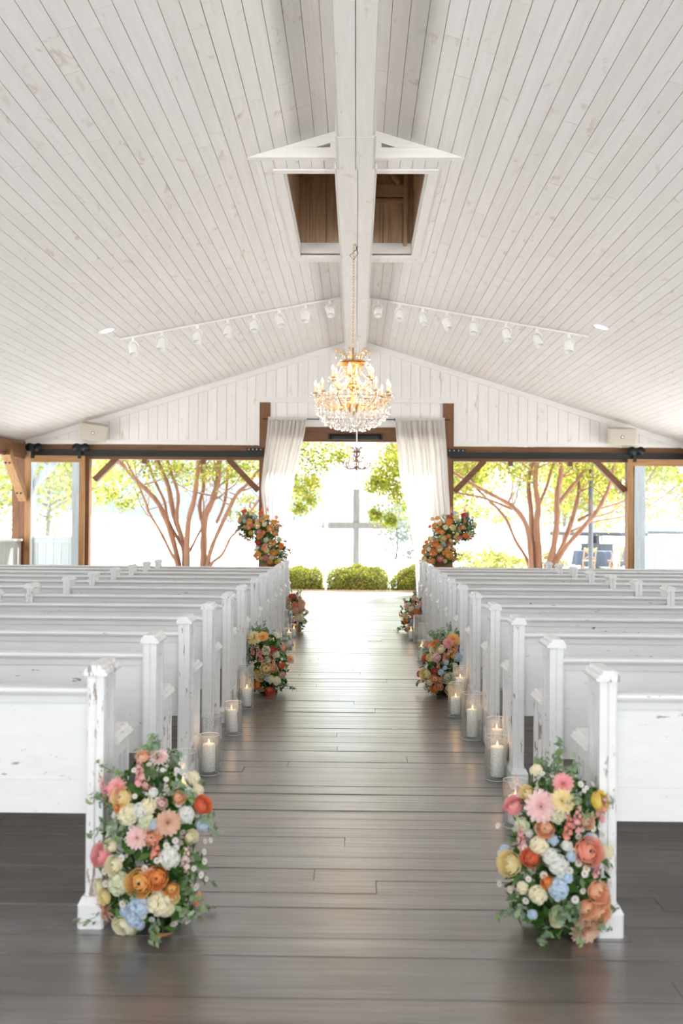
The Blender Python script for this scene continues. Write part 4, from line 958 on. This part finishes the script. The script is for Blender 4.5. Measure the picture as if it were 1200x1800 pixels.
L3 = [('rose', [(808,520,55,'red'),(725,678,60,'pink'),(790,620,50,'cream'),(855,815,50,'gold'),(880,860,50,'peach'),(935,770,45,'softyellow'),(825,750,40,'orange'),(740,645,35,'softyellow')]),
 ('dahlia', [(905,590,75,'tan'),(885,535,50,'tan')]), ('stock', [(770,560,50,'peach'),(840,600,60,'coral'),(850,660,70,'tan'),(890,730,80,'cream'),(900,640,60,'tan')]),
 ('delphinium', [(730,590,55,'blue'),(750,555,40,'blue'),(745,665,50,'blue')])]
arrangement('floral_arrangement', 'small mixed flowers with one red bloom at the farthest left pew', ((518-626+1)*MX3, 13.7, 0),
    [(0, 0, .21, .17, .16, .22), (-.02, 0, .38, .14, .13, .13)], 500, .06, L3, [('stock', 'cream', 6, .06), ('rose', 'peach', 8, .07), ('snapdragon', 'coral', 4, .05)],
    origin=(380, 960, 6, MX3, 519, 1107), group='floor flower arrangements along the aisle', nspr=24)
R3 = [('dahlia', [(285,605,65,'blush'),(215,545,50,'blush'),(130,625,50,'blush')]), ('rose', [(225,690,70,'orange'),(125,775,50,'orange'),(320,575,50,'gold'),(170,700,40,'peach'),(140,860,50,'peach'),(200,740,50,'coral'),(180,850,45,'peach')]),
 ('stock', [(180,650,60,'cream'),(240,640,50,'white'),(110,720,50,'softyellow'),(160,820,40,'blush')]), ('delphinium', [(190,790,50,'blue'),(330,680,50,'blue')])]
arrangement('floral_arrangement', 'small orange and blush flowers at the farthest right pew', ((724-626+1)*MX3, 13.7, 0),
    [(0, 0, .21, .17, .16, .22), (.03, 0, .36, .14, .13, .13)], 500, .06, R3, [('stock', 'cream', 6, .06), ('rose', 'peach', 8, .07), ('snapdragon', 'coral', 4, .05)],
    origin=(690, 960, 6, MX3, 722, 1110), group='floor flower arrangements along the aisle', nspr=24)
# tall ones on pedestals at the end of the aisle
MX4 = 15.6/1750
UL = [('rose', [(280,400,80,'red'),(575,440,80,'redorange'),(680,495,85,'gold'),(615,550,90,'gold'),(535,645,95,'softyellow'),(390,590,100,'gold'),(795,590,85,'gold'),(750,700,110,'gold'),(825,775,80,'gold'),(575,755,80,'pink'),(540,940,80,'red'),(800,950,100,'gold'),(940,1000,90,'orange'),(705,1080,85,'softyellow'),(815,1120,110,'gold'),(690,1195,85,'pink'),(760,1255,85,'gold'),(550,1140,95,'gold'),(865,1280,70,'yellow'),(670,1010,85,'peach'),(425,770,70,'yellow'),(420,445,65,'softyellow'),(850,500,60,'peach'),(865,650,70,'peach'),(375,675,80,'peach'),(605,1205,55,'softyellow'),(890,1100,70,'gold'),(530,1220,55,'peach'),(1005,920,55,'peach'),(600,800,70,'gold'),(640,1050,60,'peach'),(310,670,60,'peach'),(1030,1150,50,'tan')]),
 ('stock', [(520,560,70,'peach'),(560,830,80,'orange'),(650,620,70,'cream'),(680,890,80,'greenish'),(790,1190,70,'cream'),(900,890,80,'greenish'),(500,1060,60,'softyellow'),(440,640,60,'coral'),(640,760,60,'orange')]),
 ('delphinium', [(290,560,60,'blue'),(470,470,60,'blue'),(540,1020,40,'blue')]), ('snapdragon', [(600,360,60,'coral'),(380,310,60,'coral'),(290,490,60,'coral'),(685,360,45,'red'),(180,720,50,'pink'),(470,1090,50,'peach')])]
def pedestal(label, x):
    p = thing('pedestal', label, 'pedestal', (x, 15.6, 0), 'pedestals at the end of the aisle')
    m = MB(); m.lathe([(0, 0), (.17, 0), (.17, .03), (.12, .05), (.05, .10), (.035, .16)], 20); m.build('base', M['timber_z'], p, True)
    m = MB(); m.lathe([(.035, .15), (.03, .4), (.04, .62), (.06, .70)], 16); m.build('column', M['timber_z'], p, True)
    m = MB(); m.lathe([(.06, .69), (.15, .72), (.16, .745), (0, .745)], 20); m.build('top', M['timber_z'], p, True)
    u = MB(); u.lathe([(0, 0), (.06, 0), (.05, .03), (.08, .07), (.11, .14), (.10, .16), (.0, .16)], 20); o = u.build('urn', M['timber_z'], None, True, (x, 15.6, .746)); tag(o, label.replace('pedestal', 'urn').replace('on which', 'in which'), 'urn', 'urns at the end of the aisle')
for s, cxp, lab, ox in ((-1, 466, 'tall golden rose arrangement leaning left on the left pedestal before the doorway', 0), (1, 784, 'tall golden rose arrangement leaning right on the right pedestal before the doorway', 0)):
    X0 = (cxp-626)*MX4; pedestal('dark turned wooden pedestal under the %s golden flowers' % ('left' if s < 0 else 'right'), X0+ -s*.10*1)
    # lower lobe towards the aisle, upper lobe outwards
    lobes = [(-s*.10, 0, .16, .27, .2, .20), (s*.07, 0, .50, .30, .2, .21), (s*.30, .02, .56, .15, .14, .20)]
    if s < 0: lst = UL; org = (400, 860, 10, MX4, 466, 990)
    else:
        lst = [('rose', [(625,505,90,'red'),(890,470,90,'red'),(740,510,90,'softyellow'),(610,600,110,'orange'),(670,690,90,'softyellow'),(550,685,80,'cream'),(435,745,100,'orange'),(510,870,110,'softyellow'),(375,655,90,'gold'),(425,525,75,'gold'),(330,540,65,'peach'),(790,860,75,'pink'),(885,820,85,'orange'),(965,790,75,'softyellow'),(375,985,110,'orange'),(440,1060,95,'softyellow'),(340,1130,115,'orange'),(610,1165,120,'gold'),(455,1215,90,'pink'),(330,1255,95,'gold'),(205,1235,90,'softyellow'),(185,1115,75,'gold'),(215,1030,90,'gold'),(230,945,65,'orange'),(130,1290,60,'orange'),(540,1255,60,'softyellow'),(410,905,55,'yellow'),(720,840,60,'yellow'),(570,1080,80,'gold'),(520,1130,70,'gold'),(790,700,60,'orange'),(290,670,55,'coral'),(600,830,70,'orange'),(610,980,90,'redorange'),(240,1150,50,'gold'),(670,940,50,'gold')]),
               ('stock', [(270,1060,70,'cream'),(490,760,70,'gold'),(460,610,70,'gold'),(300,880,90,'softyellow'),(690,1050,60,'gold'),(540,860,60,'peach'),(700,1240,60,'orange')]),
               ('delphinium', [(520,980,70,'blue'),(730,420,60,'blue'),(350,860,60,'blue'),(620,1030,50,'blue')]), ('snapdragon', [(660,400,60,'coral'),(900,380,60,'coral'),(890,570,60,'coral'),(1010,860,60,'pink')])]; org = (725, 860, 10, MX4, 784, 993)
    arrangement('pedestal_arrangement', lab, (X0+.01, 15.6, .85), lobes, 1700, .06, lst, [('rose', 'gold', 14, .07), ('rose', 'peach', 10, .06), ('stock', 'softyellow', 10, .07), ('rose', 'orange', 8, .07)], origin=org, floor_=False, nspr=70, group='pedestal arrangements before the doorway')

# dry leaf on the floor by the nearest left flowers
m = MB(); m.add([(-.045, 0, .002), (-.015, .018, .006), (.02, .016, .003), (.05, .002, .010), (.018, -.014, .005), (-.018, -.016, .003), (0, 0, .010)], [(0,5,6),(5,4,6),(4,3,6),(3,2,6),(2,1,6),(1,0,6)])
tag(m.build('dry_leaf', M['deadleaf'], None, False, (-.695, 3.60, .001), (0, 0, .1)), 'small dry brown leaf on the floor before the nearest left flowers', 'leaf')

# ------------------------------------------------------------------ outside
g = MB(); n = 60
xs_ = np.concatenate([np.linspace(-220, -30, 18), np.linspace(-28, 28, 29), np.linspace(30, 220, 18)]); ys_ = np.concatenate([np.linspace(-60, -8, 8), np.linspace(-5, 60, 40), np.linspace(64, 300, 30)])
def gh(x, y):
    h = -.28
    if y > 40: h += max(0, (y-40))*.012*(1+.9*math.sin(x*.02-1.2))
    if x < -6 and y > 30: h += min(8, (-6-x)*.055*min(1, (y-30)/25.))
    return h
vs = [(x, y, gh(x, y)) for y in ys_ for x in xs_]; nx = len(xs_)
g.add(vs, [(j*nx+i, j*nx+i+1, (j+1)*nx+i+1, (j+1)*nx+i) for j in range(len(ys_)-1) for i in range(nx-1)])
structure(g.build('ground', M['meadow'], None, True), 'pale sunlit meadow beyond the building', 'ground')
t_ = MB(); t_.box(5.2, 22, 23.4, 60, -.27, -.2); structure(t_.build('terrace', M['gravel']), 'pale paved terrace outside at the right', 'terrace')
for k, (cx, cy, r, h, lab) in enumerate(((-120, 330, 150, 34, 'distant hazy hill on the left'), (60, 380, 190, 9, 'distant hazy hill behind the cross'), (220, 320, 130, 38, 'distant hazy hill on the right'))):
    m = MB(); m.lathe([(r, -2), (r*.8, h*.3), (r*.5, h*.75), (r*.25, h*.95), (0, h)], 40, (cx, cy, 0)); structure(m.build('hill', M['hill'], None, True), lab, 'hill')
def hedge(label, x, y, a, b, h, seed):
    c = thing('rounded_shrub', label, 'shrub', (x, y, -.25), 'clipped shrubs at the edge of the deck')
    k = 8500; d = NR.normal(size=(k, 3)); d[:, 2] = np.abs(d[:, 2]); d /= np.linalg.norm(d, axis=1)[:, None]
    r = .86+.14*NR.rand(k, 1)+.04*np.sin(d[:, :1]*9+seed)+.04*np.sin(d[:, 2:]*11+seed)+.03*np.sin(d[:, 1:2]*14)
    sq = 1/np.maximum(np.abs(d[:, 2:]), .75)*.9; p = d*r*np.array([a, b, h])*np.minimum(sq, 1.12)
    stuff(link('foliage', leaves_mesh('foliage', p, .05, M['hedge_leaf'], .5), c))
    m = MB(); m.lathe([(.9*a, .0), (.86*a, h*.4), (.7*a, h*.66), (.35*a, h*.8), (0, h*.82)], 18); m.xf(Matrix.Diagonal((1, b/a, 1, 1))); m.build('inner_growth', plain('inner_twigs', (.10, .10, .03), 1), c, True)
    return c
hedge('rounded green shrub outside the doorway, left of the cross', -1.36, 23.0, .62, .55, .80, 1)
hedge('large rounded green shrub in front of the cross', .06, 22.9, .72, .6, .85, 2)
hedge('rounded green shrub outside the doorway, right of the cross', 1.46, 23.0, .60, .55, .83, 3)
hedge('low green shrub outside the left bay beyond the pews', -2.7, 23.4, .75, .5, .42, 4)
hedge('low green shrub outside the right bay under the pedestal flowers', 2.9, 23.6, .9, .5, .74, 5)
# cross
cr = thing('wooden_cross', 'tall plain silvery wooden cross standing beyond the doorway', 'cross', (0, 32, -.3))
m = MB(); m.box(-.1, .1, -.09, .09, 0, 2.87, .012); m.build('upright', M['cross'], cr)
m = MB(); m.prism([(-.90, 1.60), (.90, 1.60), (.90, 1.79), (-.90, 1.79)], -.115, -.091, 'xz'); m.prism([(-.90, 1.60), (-.1, 1.60), (-.1, 1.79), (-.90, 1.79)], -.09, .08, 'xz'); m.prism([(.1, 1.60), (.90, 1.60), (.90, 1.79), (.1, 1.79)], -.09, .08, 'xz'); m.build('crossbar', M['cross'], cr)

def pix(px, py, Y):
    dx = px-626-(918-py)*.0073; dy = (918-py)+(px-626)*.0073
    return Vector((dx*Y/1750, Y, CAMH+dy*Y/1750))
def smooth_path(pts, n=4):
    out = []
    for i in range(len(pts)-1):
        p0, p1, p2, p3 = pts[max(i-1, 0)], pts[i], pts[i+1], pts[min(i+2, len(pts)-1)]
        for k in range(n):
            t = k/n; out.append(.5*((2*p1)+(p2-p0)*t+(2*p0-5*p1+4*p2-p3)*t*t+(3*p1-p0-3*p2+p3)*t*t*t))
    return out+[pts[-1]]
def myrtle(label, base, Y, traces, ox, oy, sc, clusters, nl, group):
    c = thing('crepe_myrtle', label, 'tree', (base[0], Y, -.28), group); rnd = random.Random(int(base[0]*10)); B = Vector((base[0], Y, -.28))
    tips = []
    for tr, r0, dep in traces:
        r0 *= 1.45
        pts = [pix(ox+a/sc, oy+b_/sc, Y+dep*(.25+.75*k/len(tr))) for k, (a, b_) in enumerate(tr)]
        if tr[0][1] > 600 or oy+tr[0][1]/sc > 985:
            foot = Vector((pts[0].x*.93+B.x*.07, Y+dep*.1, -.3)); pts = [foot]+pts
        else: pts = [pts[0]]+pts[1:]
        d = (pts[-1]-pts[-2]).normalized(); e = pts[-1]
        for q in range(3):
            d = (d+Vector((rnd.uniform(-.3, .3), rnd.uniform(-.3, .3), .25))).normalized(); e = e+d*.7; pts.append(e)
        path = [p-B for p in smooth_path(pts)]; nn = len(path)
        rad = [r0*(1-.65*i/nn)*(1+.10*math.sin(i*1.9)) for i in range(nn)]
        m = MB(); m.tube(path, rad, 9); tk = m.build('trunk', M['bark'], c, True); tips.append(path)
        tw = MB()
        for q in range(9):
            i = rnd.randint(int(nn*.45), nn-2); p = path[i]; d = Vector((rnd.uniform(-1, 1), rnd.uniform(-1, 1), rnd.uniform(.1, 1))).normalized(); w_ = [p]
            for z in range(5): d = (d+Vector((rnd.uniform(-.4, .4), rnd.uniform(-.4, .4), .1))).normalized(); w_.append(w_[-1]+d*.25)
            tw.tube(w_, [rad[i]*.4*(1-.15*z) for z in range(6)], 5); tips.append(w_)
        tw.build('twigs', M['bark'], tk)
    cs = []
    for tp in tips:
        for q in range(3): 
            e = tp[-1-rnd.randint(0, 2)]
            if e.z+B.z > 2.6: cs.append((Vector(e), .42, 1.))
    for (a, b_, r, dY, wgt) in clusters: cs.append((pix(a, b_, Y+dY)-B, r, wgt*3))
    for q in range(60):
        a = rnd.uniform(0, 6.28); rr = rnd.uniform(.3, 2.9); cs.append((Vector((rr*math.cos(a), rr*math.sin(a), rnd.uniform(4.0, 6.2))), .55, 1.6))
    W = sum(w_ for _, _, w_ in cs); P = []
    for (p, r, w_) in cs:
        k = int(nl*w_/W); P.append(np.array(p)+NR.normal(size=(k, 3))*np.array([r, r, r*.55])*.55)
    stuff(link('foliage', leaves_mesh('foliage', np.concatenate(P), .095, M['myrtle_leaf'], .55), c)); return c
LT = [([(620,625),(600,585),(560,505),(520,440),(515,420)], .035, -.4), ([(625,622),(600,520),(560,420),(520,370),(470,320),(420,265)], .06, .2), ([(650,622),(640,540),(610,450),(590,350),(560,280)], .065, .5),
      ([(656,622),(660,480),(680,400),(690,330),(695,265)], .06, -.3), ([(640,540),(620,460),(625,380),(600,300)], .04, .3), ([(715,625),(715,540),(720,460),(745,400),(765,330),(770,265)], .075, 0), ([(730,625),(745,560),(790,460),(830,380),(870,340)], .05, -.4),
      ([(740,628),(780,590),(810,530),(832,508)], .033, -.6), ([(715,500),(700,420),(715,350),(705,280)], .04, .3), ([(665,580),(700,510),(705,500)], .025, .2), ([(640,560),(590,470),(575,400),(530,300)], .035, .6), ([(760,480),(790,400),(800,300)], .03, .4)]
myrtle('multi-trunk crepe myrtle with bare orange trunks outside the left bay', (-4.3, 0), 26, LT, 0, 680, 2,
    [(205,840,.5,.5,2), (190,870,.45,0,2), (230,880,.35,.3,1.2), (250,860,.4,.5,1.2), (275,830,.4,-.3,1), (215,890,.25,0,.8), (310,825,.35,0,.8), (330,850,.3,.8,.6), (400,825,.4,.2,1), (430,880,.35,.4,1.2), (420,905,.3,0,.8), (445,900,.25,0,.6), (180,825,.5,1,1.5), (370,820,.3,0,.6), (440,820,.5,.5,1)], 15000, 'crepe myrtles outside the side bays')
RT = [([(665,640),(660,560),(645,480),(600,420),(530,380),(440,330)], .055, -.2), ([(680,640),(668,540),(665,440),(655,340),(670,270)], .06, .3), ([(692,640),(690,560),(685,480),(690,420),(680,340),(685,270)], .07, 0), ([(722,640),(740,580),(755,480),(755,400),(765,330),(770,290)], .07, -.4),
      ([(735,640),(770,570),(810,460),(830,380),(832,345)], .055, .4), ([(747,640),(780,570),(850,490),(900,430),(940,345)], .055, -.6), ([(655,620),(610,540),(580,470),(540,420),(470,350)], .035, .6), ([(690,420),(720,350),(740,280)], .03, .3), ([(760,410),(800,360),(850,300),(880,270)], .04, -.2), ([(600,430),(500,390),(400,370)], .025, .4), ([(830,470),(900,430),(990,400)], .028, .3), ([(780,520),(880,475),(985,455)], .024, .7)]
myrtle('multi-trunk crepe myrtle with bare orange trunks outside the right bay', (4.9, 0), 26, RT, 600, 680, 2,
    [(830,835,.5,.8,2), (815,870,.4,.5,1.4), (860,850,.5,1,1.6), (840,900,.4,1.2,1.2), (900,830,.45,1,1.4), (960,825,.5,.5,1.2), (1000,840,.4,1,1.3), (1040,860,.5,1,1.4), (1075,880,.5,1.2,1.4), (1060,920,.4,1,1), (880,910,.4,1.5,1), (990,890,.4,1.4,1), (1080,830,.4,0,1), (930,870,.4,2,1)], 19000, 'crepe myrtles outside the side bays')
def leafy_tree(label, x, y, H, R, zc_, nl, size, mat, group, trunk=True, gz=-.3, clumps=26, seed=0, bk='bark_far', bnd=None):
    rnd = random.Random(seed); c = thing('leafy_tree', label, 'tree', (x, y, gz), group)
    if trunk:
        m = MB(); path = [Vector((0, 0, -.05)), Vector((.1, 0, H*.3)), Vector((0, .1, H*.6)), Vector((.1, 0, H*.9))]; m.tube(smooth_path(path), [R*.035*(1-.06*i) for i in range(13)], 8)
        for k in range(7):
            a = rnd.uniform(0, 6.28); z = rnd.uniform(.25, .6)*H; e = Vector((math.cos(a)*R*.8, math.sin(a)*R*.8, z+rnd.uniform(.1, .4)*R)); m.tube(smooth_path([Vector((0, 0, z)), e*.5+Vector((0, 0, z*.55)), e]), [R*.014, R*.013, R*.012, R*.011, R*.01, R*.009, R*.007, R*.005, R*.003], 6)
        m.build('trunk', M[bk], c, True)
    P = []
    for k in range(clumps):
        d = Vector((rnd.gauss(0, 1), rnd.gauss(0, 1), rnd.gauss(0, 1))).normalized()*rnd.uniform(.35, 1)
        ctr = np.array([d.x*R, d.y*R, zc_+d.z*(H-zc_)]); P.append(ctr+NR.normal(size=(nl//clumps, 3))*R*np.array([.2, .2, .13]))
    p = np.concatenate(P); p = p[p[:, 2] > .05]
    stuff(link('foliage', leaves_mesh('foliage', p, size, M[mat], .55), c)); return c
GT = 'trees beyond the far wall'
TRR = leafy_tree('bright green tree whose crown reaches in at the right of the doorway', 2.15, 28.6, 7.6, 1.55, 4.6, 7000, .11, 'myrtle_leaf', GT, seed=2)
TRL = leafy_tree('bright green tree whose crown reaches in at the left of the doorway', -2.45, 28.6, 7.2, 1.55, 4.8, 6500, .11, 'myrtle_leaf', GT, seed=4)
# reaching branches in the doorway
def spray(c, pts, clumps, nl, Y, size=.1):
    B = Vector(c.location)
    m = MB(); pa = smooth_path([pix(a, b_, Y+.2*i)-B for i, (a, b_) in enumerate(pts)]); m.tube(pa, [.03*(1-.8*i/len(pa)) for i in range(len(pa))], 6); m.build('bough', M['bark_far'], c, True)
    P = [np.array(pix(a, b_, Y+random.uniform(-.4, .6))-B)+NR.normal(size=(nl//len(clumps), 3))*r for a, b_, r in clumps]
    stuff(link('hanging_foliage', leaves_mesh('hanging_foliage', np.concatenate(P), size, M['myrtle_leaf'], .55), c))
spray(TRL, [(470,760), (530,800), (575,822), (600,815)], [(530,790,.22), (560,795,.22), (590,790,.2), (575,812,.18), (545,830,.2), (600,800,.14), (520,850,.2), (535,862,.18), (545,880,.12), (526,895,.1), (552,848,.16)], 2600, 28)
spray(TRR, [(745,770), (715,800), (680,830), (650,855)], [(690,795,.24), (680,815,.25), (698,830,.28), (675,838,.2), (690,855,.22), (655,852,.14), (665,845,.16), (700,870,.2), (660,905,.1), (685,915,.12)], 3200, 28)
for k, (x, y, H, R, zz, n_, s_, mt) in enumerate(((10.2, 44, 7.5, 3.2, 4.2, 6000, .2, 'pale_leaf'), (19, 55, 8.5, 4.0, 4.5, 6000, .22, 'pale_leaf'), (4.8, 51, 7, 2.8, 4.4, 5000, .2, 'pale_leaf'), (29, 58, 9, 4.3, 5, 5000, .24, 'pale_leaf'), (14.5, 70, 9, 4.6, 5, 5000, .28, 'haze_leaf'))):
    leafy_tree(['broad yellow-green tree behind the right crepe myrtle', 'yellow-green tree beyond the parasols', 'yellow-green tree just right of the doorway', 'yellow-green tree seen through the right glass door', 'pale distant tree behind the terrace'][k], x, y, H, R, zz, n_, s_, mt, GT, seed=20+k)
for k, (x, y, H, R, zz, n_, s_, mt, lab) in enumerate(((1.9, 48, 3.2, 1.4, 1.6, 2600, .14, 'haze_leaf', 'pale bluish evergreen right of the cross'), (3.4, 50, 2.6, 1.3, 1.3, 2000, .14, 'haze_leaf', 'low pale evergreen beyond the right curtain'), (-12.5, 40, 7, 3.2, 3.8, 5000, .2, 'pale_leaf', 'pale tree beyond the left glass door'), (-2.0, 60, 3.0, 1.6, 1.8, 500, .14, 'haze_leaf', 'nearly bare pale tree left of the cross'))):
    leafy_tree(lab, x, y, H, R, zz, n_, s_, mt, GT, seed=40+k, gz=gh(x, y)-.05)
leafy_tree('yellow autumn tree outside the left side wall', -11.5, 24.5, 6, 2.4, 3.0, 6000, .13, 'pale_leaf', GT, seed=61)
for k, (x, y, R, H) in enumerate(((3.6, 31, .7, .9), (4.6, 33, .8, 1.0), (5.4, 35, .7, .8), (7.6, 40, .8, 1.0))):
    leafy_tree(['small leafy bush just right of the doorway shrubs', 'second leafy bush on the right lawn', 'third leafy bush on the right lawn near the trunks', 'leafy bush at the edge of the terrace'][k], x, y, H, R, H*.4, 1400, .09, 'pale_leaf', 'bushes on the right lawn', False, seed=70+k, clumps=14)

# side porch pieces seen through the glass doors
def porch(label, x0, x1, cols, y=23.6):
    c = thing('porch_screen', label, 'porch', (0, y, 0)); c['kind'] = 'structure'
    for cx_ in cols: tbox('post', cx_-.11, cx_+.11, -.11, .11, -.25, 3.1, M['greypaint'], c)
    tbox('beam', x0, x1, -.1, .1, 3.1, 3.35, M['greypaint'], c)
    tbox('cap', x0, x1, -.07, .07, 1.08, 1.12, M['halfwall'], c); tbox('rail', x0, x1, -.05, .0, .96, 1.08, M['halfwall'], c)
    x = x0
    while x < x1-.02: tbox('board', x+.003, min(x+.18, x1)-.003, -.03, .01, -.25, .97, M['halfwall'], c); x += .183
    return c
c = porch('grey porch half wall and posts behind the left glass door', -9.2, -6.75, (-7.78, -6.63))
m = MB(); m.bar((-7.7, 0, 2.3), (-7.0, 0, 3.1), .14, .16, (0, 1, 0)); m.build('brace', M['greypaint'], c)
c = porch('grey porch half wall and post behind the right glass door', 6.85, 9.6, (6.68,))
m = MB(); m.bar((8.3, 0, 2.3), (7.4, 0, 3.1), .14, .16, (0, 1, 0)); m.build('brace', M['greypaint'], c)

# terrace furniture
lp = thing('lamp_post', 'slim dark grey pole outside the right bay', 'post', (6.1, 26, -.2)); m = MB(); m.tube([(0, 0, 0), (0, 0, 3.6)], .06, 12); m.build('pole', M['slate'], lp, True); m = MB(); m.lathe([(.12, 0), (.12, .04), (.07, .08)], 12); m.build('base', M['slate'], lp)
def parasol(label, x, y, R, zt, two=False):
    c = thing('parasol', label, 'parasol', (x, y, -.2), 'parasols on the terrace'); m = MB(); n = 8
    for k in range(n):
        a0, a1 = 2*PI*k/n+.2, 2*PI*(k+1)/n+.2; p = MB()
        A = (R*math.cos(a0), R*math.sin(a0), zt-.55); B_ = (R*math.cos(a1), R*math.sin(a1), zt-.55); T = (0, 0, zt)
        mid = tuple((A[i]+B_[i])/2*(.985 if i < 2 else 1) for i in range(3))
        p.add([A, mid, B_, T, (A[0], A[1], A[2]-.14), (mid[0], mid[1], mid[2]-.12), (B_[0], B_[1], B_[2]-.14)], [(0, 1, 3), (1, 2, 3), (4, 5, 1, 0), (5, 6, 2, 1)]); p.build('canopy_panel', M['canvas'], c)
        r = MB(); r.tube([T, A], .012, 4); r.build('rib', M['white_metal'], c)
    m.tube([(0, 0, 0), (0, 0, zt+.06)], .03, 8); m.build('pole', M['slate'], c)
    m = MB(); m.lathe([(0, 0), (.3, 0), (.3, .06), (.05, .09)], 16); m.build('base', M['slate'], c); return c
parasol('large pale grey parasol over the blue-clothed table', 9.05, 37.5, 1.9, 1.95+.0)
parasol('smaller pale parasol seen through the right glass door', 13.9, 46, 1.7, 1.95)
for k, (x, y, w_, h_, lab) in enumerate(((9.35, 38.8, 1.25, .95, 'slate blue screen panel standing behind the table'), (11.0, 40, .9, .8, 'lighter slate screen panel further right on the terrace'))):
    c = thing('screen_panel', lab, 'screen', (x, y, -.2), 'screens on the terrace')
    n = int(w_/.16)
    for i in range(n): tbox('board', -w_/2+i*w_/n+.003, -w_/2+(i+1)*w_/n-.003, -.02, .02, .04, h_-.05, M['slate'], c)
    tbox('top_rail', -w_/2-.03, w_/2+.03, -.03, .03, h_-.05, h_, M['slate'], c); tbox('foot', -w_/2, -w_/2+.08, -.15, .15, 0, .04, M['slate'], c); tbox('foot', w_/2-.08, w_/2, -.15, .15, 0, .04, M['slate'], c)
tb_ = thing('round_table', 'round terrace table seen under the large parasol', 'table', (8.4, 35.5, -.2)); m = MB(); m.lathe([(0, .72), (.62, .72), (.62, .75), (0, .75)], 24); m.build('tabletop', M['beech'], tb_); m = MB(); m.lathe([(.25, 0), (.25, .04), (.04, .08), (.04, .72)], 12); m.build('pedestal', M['slate'], tb_)
m = MB(); n = 48; vs = []
for j, (rr, zz) in enumerate(((.0, .757), (.64, .757), (.66, .74), (.68, .5), (.70, .25))):
    for k in range(n): a = 2*PI*k/n; w_ = (1+.05*math.sin(a*9)*max(0, j-1)/2); vs.append((rr*w_*math.cos(a), rr*w_*math.sin(a), zz))
m.add(vs, [(j*n+k, j*n+(k+1) % n, (j+1)*n+(k+1) % n, (j+1)*n+k) for j in range(4) for k in range(n)]); tag(m.build('tablecloth', M['cloth_blue'], None, True, (8.4, 35.5, -.197)), 'blue-grey cloth draped over the terrace table', 'tablecloth')
def cchair(label, x, y, rz, mat):
    c = thing('folding_chair', label, 'chair', (x, y, -.2), 'folding chairs on the terrace', rz)
    for s in (-1, 1):
        m = MB(); m.bar((s*.2, .2, 0), (s*.2, -.18, .88), .03, .035); m.build('leg', M[mat], c); m = MB(); m.bar((s*.17, -.2, 0), (s*.17, .18, .45), .03, .035); m.build('leg', M[mat], c)
    tbox('seat', -.2, .2, -.18, .2, .43, .46, M[mat], c); tbox('backrest', -.2, .2, -.19, -.16, .78, .88, M[mat], c)
    m = MB(); m.bar((-.19, -.13, .5), (.19, -.17, .8), .02, .03); m.bar((.19, -.13, .5), (-.19, -.17, .8), .02, .03); m.build('cross_slats', M[mat], c)
cchair('beech cross-back folding chair in front of the blue tablecloth', 8.0, 34.3, 0, 'beech'); cchair('second beech folding chair, right of the blue tablecloth', 8.95, 34.5, .5, 'beech'); cchair('white folding chair at the right edge of the terrace group', 9.8, 35.5, .9, 'white_metal'); cchair('white folding chair between the table and the glass door', 10.3, 36.2, -.6, 'white_metal')
# person seen from behind in black, standing beyond the screen
pm = bpy.data.meshes.new('person'); J = [(0,0,.92),(0,0,1.12),(0,0,1.36),(0,0,1.46),(0,.01,1.60),(-.17,0,1.36),(-.23,0,1.12),(-.20,-.16,.98),(.17,0,1.36),(.23,0,1.12),(.20,-.16,.98),(-.09,0,.88),(-.10,0,.48),(-.10,0,.06),(.09,0,.88),(.10,0,.48),(.10,0,.06),(-.10,-.12,.03),(.10,-.12,.03)]
E = [(0,1),(1,2),(2,3),(3,4),(2,5),(5,6),(6,7),(2,8),(8,9),(9,10),(0,11),(11,12),(12,13),(0,14),(14,15),(15,16),(13,17),(16,18)]
pm.from_pydata(J, E, []); po = link('person', pm, None, (9.55, 39.8, -.2)); RR = [.14,.13,.14,.055,.095,.065,.045,.035,.065,.045,.035,.09,.065,.045,.09,.065,.045,.035,.035]
md = po.modifiers.new('skin', 'SKIN'); 
for i, r in enumerate(RR): pm.skin_vertices[0].data[i].radius = (r, r*.8)
pm.skin_vertices[0].data[0].use_root = True; po.modifiers.new('smooth', 'SUBSURF').levels = 2; po.modifiers['smooth'].render_levels = 2; pm.materials.append(M['black_cloth'])
tag(po, 'person in black seen above the slate screen under the parasol', 'person')
m = MB(); m.lathe([(0, -.10), (.06, -.085), (.085, -.02), (.09, .03), (.07, .085), (0, .11)], 14, (0, -.005, 1.62)); m.build('head', M['skin'], po, True)
m = MB(); m.lathe([(.095, .0), (.1, .05), (.075, .10), (0, .125)], 14, (0, .01, 1.62)); m.build('hair', M['hair'], po, True)
print('objects', len(bpy.data.objects))
